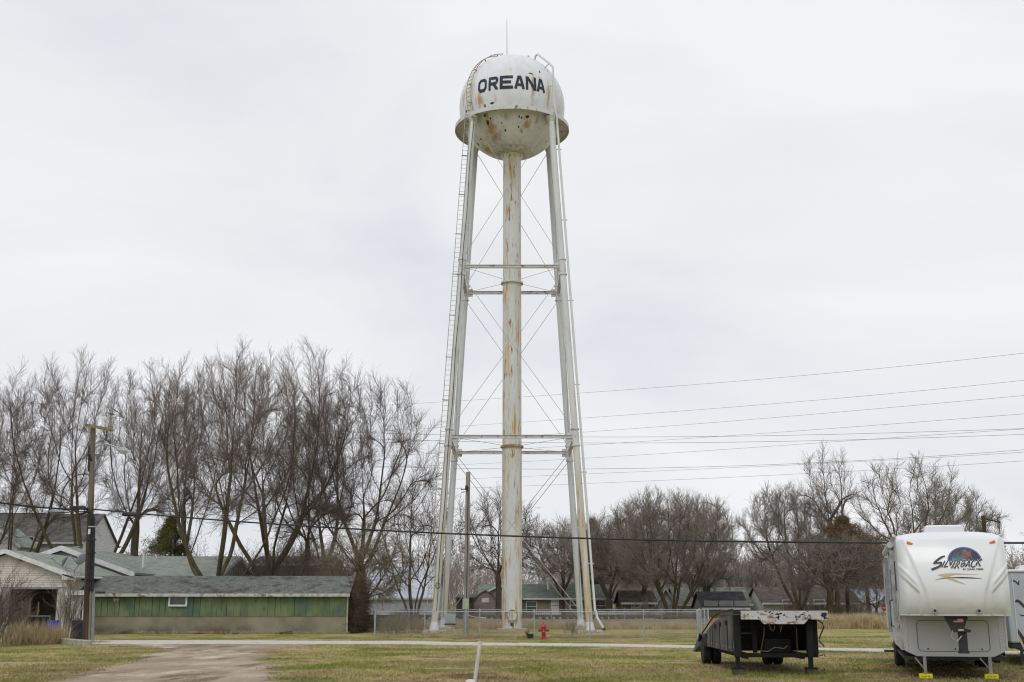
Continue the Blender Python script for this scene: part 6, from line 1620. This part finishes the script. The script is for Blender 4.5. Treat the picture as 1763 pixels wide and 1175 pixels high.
# ------------------------------------------------------------------ GOOSENECK FLATBED, weathered
M_OLDW = mat("charred_boards", (hexc(44, 42, 42), hexc(84, 82, 80), hexc(124, 122, 118)), .9, 2.2, (5, 5, .35), 7)
layer(M_OLDW, hexc(150, 96, 56), 5, .66, .74, (1, 1, .5), 3.0)
M_CHIP = mat("chipped_white_paint", (hexc(186, 184, 184), hexc(204, 202, 202)), .7, 3)
layer(M_CHIP, hexc(134, 100, 86), 5.0, .56, .64, (.7, 1, 1.6), 2.0, 8)
layer(M_CHIP, hexc(44, 38, 38), 9.0, .57, .61, (.8, 1, 1.3), 6.0, 8)
M_SOOT = mat("black_trailer_steel", ((.006, .006, .007), (.014, .014, .015)), .75, 4)
layer(M_SOOT, hexc(70, 50, 38), 5, .66, .76)
FA = math.radians(1.2)
f0 = P(1334, 1162, 29.4); f0.z = 0
fb_ = thing("flatbed_trailer", "weathered black gooseneck flatbed trailer with chipped white nose beam", "trailer", f0, -FA)
finv = (Matrix.Translation(f0) @ Matrix.Rotation(-FA, 4, 'Z')).inverted()
def fl(px, py, y):
    a, d, u = ray(px, py); O = finv @ Vector((0, 0, CH)); Dd = finv.to_3x3() @ Vector((a, d, u)); t = (y - O.y) / Dd.y; p = O + Dd * t; return (p.x, p.z)
yb_ = -.35
bl_, br_ = fl(1276, 1052, yb_), fl(1426, 1066, yb_)
zt_, zl_ = bl_[1], fl(1276, 1067, yb_)[1]
n1_, n2_ = fl(1308, 1067, yb_), fl(1392, 1067, yb_); m1_, m2_ = fl(1316, 1075, yb_), fl(1384, 1075, yb_)
q = MB(); q.prism([(bl_[0], zt_), (br_[0], zt_), (br_[0], zl_), (n2_[0], zl_), (m2_[0], m2_[1]), (m1_[0], m1_[1]), (n1_[0], zl_), (bl_[0], zl_)], yb_, yb_ + .10, 'y')
nb = q.build("nose_beam", M_CHIP, fb_, bevel=.006)
l0_, l1_ = fl(1414, 1055, yb_), fl(1423, 1061, yb_)
q = MB(); q.box(l0_[0], l1_[0], yb_ - .015, yb_ - .003, l1_[1], l0_[1]); q.build("lamp_box", M_BLK, nb)
q = MB(); q.box(l0_[0], l1_[0], yb_ - .012, yb_ - .002, l1_[1] - .09, l1_[1] - .02); q.build("white_panel", M_CHIP, nb)
# upper deck behind the beam
xL, xR = bl_[0] + .03, br_[0] - .05
q = MB(); q.box(xL, xR, yb_ + .102, 1.0, zt_ - .09, zt_ - .02)
q.build("upper_deck", M_SOOT, fb_)
# side panel outline: y (length) against z
xside = fl(1262, 1100, .4)[0]
def side_out():
    top = [(.15, zt_ - .02), (.9, 1.44), (1.9, 1.38), (3.2, 1.24), (4.4, 1.05), (5.4, .86), (6.1, .72)]
    return [(.35, .50)] + [(y, z) for y, z in top] + [(6.1, .48), (3.5, .46)]
sdo = side_out()
q = MB(); pl_ = [(.38, .52)] + [(y, z - .13) for y, z in [(.38, 1.52), (.9, 1.50), (1.9, 1.45), (3.2, 1.32), (4.4, 1.10), (5.2, .90)]] + [(5.2, .5)]
q.prism(pl_, xside - .05, xside, 'x'); q.build("side_panel", M_OLDW, fb_)
q = MB(); q.tube([(xside - .06, y, z + .05) for y, z in [(.0, zt_ - .02), (.9, 1.46), (1.9, 1.42), (2.9, 1.33), (3.6, 1.2), (4.6, .98), (5.5, .80)]], .022, 6); q.build("side_rail", M_POLED, fb_)
q = MB()
for y, z in ((.9, 1.2), (1.9, 1.15), (2.8, 1.08), (4.6, .78)): q.box(xside - .11, xside - .052, y, y + .1, z - .05, z + .07)
q.build("stake_pockets", M_BLK, fb_)
xr_ = fl(1402, 1100, .4)[0]
q = MB(); q.prism([(.2, .52), (.2, zt_ - .1), (1.9, 1.3), (4.4, .9), (6.0, .7), (6.0, .5)], xr_ - .05, xr_, 'x'); q.build("side_panel", M_SOOT, fb_)
# drop frame: uprights, cross members, lower deck
q = MB()
q.box(xside - .02, xside + .14, .02, .2, .50, zt_ - .1); q.build("upright", M_SOOT, fb_)
q = MB(); q.box(xr_ - .16, xr_, .02, .2, .50, zt_ - .1); q.build("upright", M_SOOT, fb_)
u0 = fl(1299, 1100, .3)[0]
q = MB(); q.box(u0 - .04, u0 + .06, .3, .4, .5, zt_ - .1); q.build("upright", M_SOOT, fb_)
for z in (.95, 1.1, 1.24, 1.34):
    q = MB(); q.box(xside + .1, xr_ - .1 if z > 1 else xside + .55, .5, .56, z, z + .025); q.build("cross_bar", M_SOOT if z > 1 else mat("dull_yellow_bar", (hexc(110, 104, 70), hexc(84, 78, 60)), .8, 4), fb_)
q = MB(); q.box(xside + .3, xr_ - .06, 1.1, 1.2, .52, 1.30); q.build("drop_wall", M_SOOT, fb_)
q = MB(); q.prism([(1.2, .95), (1.2, 1.02), (6.4, .70), (6.4, .62)], xside + .03, xr_ - .03, 'x'); q.build("lower_deck", M_SOOT, fb_)
q = MB(); q.box(xside - .01, xr_ + .0, .05, .18, .40, .50); q.box(xside + .25, xside + .33, .2, 6.2, .36, .50); q.box(xr_ - .4, xr_ - .3, .2, 6.2, .36, .5); q.build("frame_rails", M_SOOT, fb_)
bx0, bx1 = fl(1352, 1116, .3)[0] - .35, fl(1352, 1116, .3)[0]
q = MB(); q.box(bx0 - .15, bx1 + .15, .32, .7, .5, .82); q.build("tool_box", M_SOOT, fb_, bevel=.02)
# jacks on wooden blocks
for (px, py) in ((1271, 1161), (1397, 1163)):
    x = fl(px, py, -.05)[0]
    q = MB(); q.box(x - .075, x + .075, -.13, .02, .42, zt_ - .1); q.box(x - .05, x + .05, -.105, -.005, .17, .42); q.box(x - .15, x + .15, -.2, .09, .145, .17); q.build("jack_leg", M_SOOT, fb_)
    q = MB(); q.box(-.13, .13, -.13, .13, 0, .14); o = q.build("wood_block", mat("dark_wood_block", (hexc(62, 56, 44), hexc(88, 84, 64)), .9, 5), None, bevel=.01); o.location = f0 + Matrix.Rotation(-FA, 3, 'Z') @ Vector((x, -.055, 0))
    tag(o, "dark wooden block under the flatbed trailer's %s jack leg" % ("left" if px < 1300 else "right"), "wood block", "blocks under the flatbed")
# crank handle and hoses
hx = xr_
q = MB(); q.tube([(hx, .0, 1.30), (hx + .12, -.03, 1.22), (hx + .15, -.03, 1.13), (hx + .02, -.03, .85), (hx + .01, -.03, .80), (hx + .13, -.05, .66)], .018, 6); q.build("crank_handle", M_BLK, fb_)
q = MB(); q.tube([(hx - .02, -.1, .46), (hx + .06, -.1, .46), (hx + .1, -.1, .5), (hx + .12, -.1, .43)], .012, 5); q.build("hook", M_BLK, fb_)
M_HOSE = mat("old_hose", (hexc(84, 80, 68), hexc(112, 106, 92)), .8, 5)
for (pa) in (((1324, 1074), (1327, 1084), (1331, 1087), (1334, 1080), (1333, 1074)), ((1342, 1074), (1344, 1089), (1347, 1074))):
    q = MB(); q.tube([(fl(px, py, -.22)[0], -.22, fl(px, py, -.22)[1]) for px, py in pa], .012, 6); q.build("air_hose", M_HOSE, fb_, True)
for (pa) in (((1316, 1078), (1315, 1095), (1309, 1127)), ((1371, 1080), (1372, 1105), (1373, 1126))):
    q = MB(); q.tube([(fl(px, py, -.15)[0], -.15, fl(px, py, -.15)[1]) for px, py in pa], .014, 6); q.build("hanging_strap", mat("olive_strap", (hexc(58, 52, 38), hexc(78, 70, 50)), .9, 4), fb_, True)
q = MB(); q.tube([(fl(px, py, -.1)[0], -.1, fl(px, py, -.1)[1]) for px, py in ((1310, 1121), (1322, 1122), (1334, 1115), (1350, 1117), (1356, 1112))], .013, 6); q.build("air_hose", M_HOSE, fb_, True)
# wheels: dual tyres
for y in (5.1,):
    wheel(fb_, xside - .02, y, .36, .22, side=-1); wheel(fb_, xside + .26, y, .36, .22, side=1)
    wheel(fb_, xr_ - .34, y - .3, .36, .22, side=-1); wheel(fb_, xr_ - .06, y - .3, .36, .22, side=1)
q = MB(); q.prism([(4.55, .5), (4.6, .78), (4.8, .84), (5.5, .84), (5.75, .6), (5.7, .6), (5.45, .80), (4.85, .80), (4.66, .74)], xside - .16, xside + .1, 'x'); q.build("mudguard", M_BLK, fb_)
q = MB(); q.prism([(6.1, .45), (7.2, .25), (7.2, .33), (6.1, .70)], xside - .1, xside + .3, 'x'); q.build("tail_ramp", M_OLDW, fb_)

for x in (-1.02, 1.0):
    q = MB(); q.box(x - .006, x + .006, -.031, -.0265, .60, 1.42); q.build("panel_seam", M_CHROME, fw)
for k in range(9):
    for x in (-1.09, 1.07):
        q = MB(); q.lathe([(.010, -.034), (.006, -.0265)], 6, (x, 0, .70 + k * .085), 'y'); q.build("screw", M_CHROME, fw)
for y in (.9, 2.2, 3.5):
    q = MB(); q.box(xside - .062, xside - .052, y, y + .03, .55, 1.25 - y * .04); q.build("panel_rib", M_SOOT, fb_)
for y in (.6, 1.6, 2.6, 3.6, 4.4):
    q = MB(); q.box(xside - .066, xside - .052, y, y + .06, .60, .64); q.build("side_marker", M_AMBER, fb_)
# ------------------------------------------------------------------ OVERHEAD WIRES
def wire(label, pts, A, B, r, m=None, n=60):
    """a wire hung above the plan line A..B (px, depth at each end), following the given sight points"""
    ax, ay = xat(A[0], A[1], 6), A[1]; bx, by = xat(B[0], B[1], 6), B[1]
    out = []
    for (px, py) in polyfit_curve(pts, n):
        a, d, u = ray(px, py)
        # intersect plan ray (a*t, d*t) with plan line
        dx, dy = bx - ax, by - ay
        det = a * (-dy) - d * (-dx); t = (ax * (-dy) - ay * (-dx)) / det
        out.append((a * t, d * t, CH + u * t))
    q = MB(); q.tube(out, r, 6, False); o = q.build("overhead_wire", m or M_CABLE, None)
    return tag(o, label, "wire")
wire("thick black cable sagging across the whole view in front of the tower", [(160, 877), (240, 884), (500, 906), (881, 922.5), (1020, 927), (1300, 933), (1540, 935.2), (1763, 935.5), (2050, 934)], (155, 53), (2050, 36), .036, None, 80)
wire("upper black cable bundle running left from the utility pole", [(157, 876.5), (100, 876), (60, 873), (0, 866), (-60, 858)], (157, 53), (-60, 47), .04)
wire("lower black cable running left from the utility pole to the frame edge", [(155, 880), (100, 883), (60, 884.5), (0, 884), (-60, 882)], (155, 53), (-60, 48), .022)
wire("thin dark cable sloping from the utility pole towards the long shed", [(165, 878), (230, 880), (330, 882.5), (480, 896), (640, 905)], (165, 53), (640, 60), .010)
for lab, px, Y, dy, m_ in (("black splice cylinder hanging on the cable right of the utility pole", 223, 51.4, 885.5, M_CABLE), ("grey splice cylinder on the cable left of the utility pole", 98, 52, 881, mat("splice_grey", (hexc(120, 126, 134), hexc(146, 152, 158)), .5, 4))):
    c = P(px, dy, Y); t = MB(); s = .32; t.tube([(-s, 0, .02), (-s * .9, 0, 0), (s * .9, 0, -.03), (s, 0, -.04)], [.03, .085, .085, .03], 12); o = t.build("cable_splice", m_, None, True); o.location = c; tag(o, lab, "cable splice")
M_FAR = mat("far_wire", (hexc(96, 98, 104), hexc(116, 118, 124)), .6, 3)
W7 = [("highest", [(560, 703), (700, 697), (1000, 676), (1400, 646), (1763, 608), (1900, 592)]),
      ("second highest", [(560, 748), (720, 738.7), (1060, 716), (1400, 690), (1763, 655), (1900, 640)]),
      ("third highest", [(560, 766), (720, 760), (1060, 741), (1400, 713), (1763, 682), (1900, 669)]),
      ("fourth highest", [(560, 790), (720, 782), (1060, 764), (1300, 747), (1763, 713), (1900, 702)]),
      ("fifth highest", [(560, 808), (720, 802), (1060, 787), (1300, 771), (1440, 760), (1763, 739), (1900, 731)]),
      ("sixth highest", [(560, 836), (720, 827), (1060, 815), (1300, 804), (1763, 778), (1900, 770)]),
      ("lowest", [(560, 850), (720, 842), (1060, 832), (1300, 820), (1763, 793), (1900, 785)])]
for i, (nm, pts) in enumerate(W7):
    wire("%s of the thin slanting wires that climb to the right behind the tower" % nm, pts, (560, 150 + i), (1900, 88 + i * .6), .013, M_FAR)
for nm, pts, Y in (("upper", [(560, 742), (720, 748), (1060, 752.6), (1300, 751), (1763, 738), (1900, 733)], 97), ("middle", [(560, 753), (720, 758), (1060, 763.5), (1300, 761), (1763, 748), (1900, 743)], 97.6), ("lower", [(560, 800), (720, 805), (1060, 807), (1300, 802), (1763, 774), (1900, 764)], 98.2)):
    wire("%s of the three level wires along the railway behind the tower" % nm, pts, (560, Y), (1900, Y - 4), .015, M_FAR)
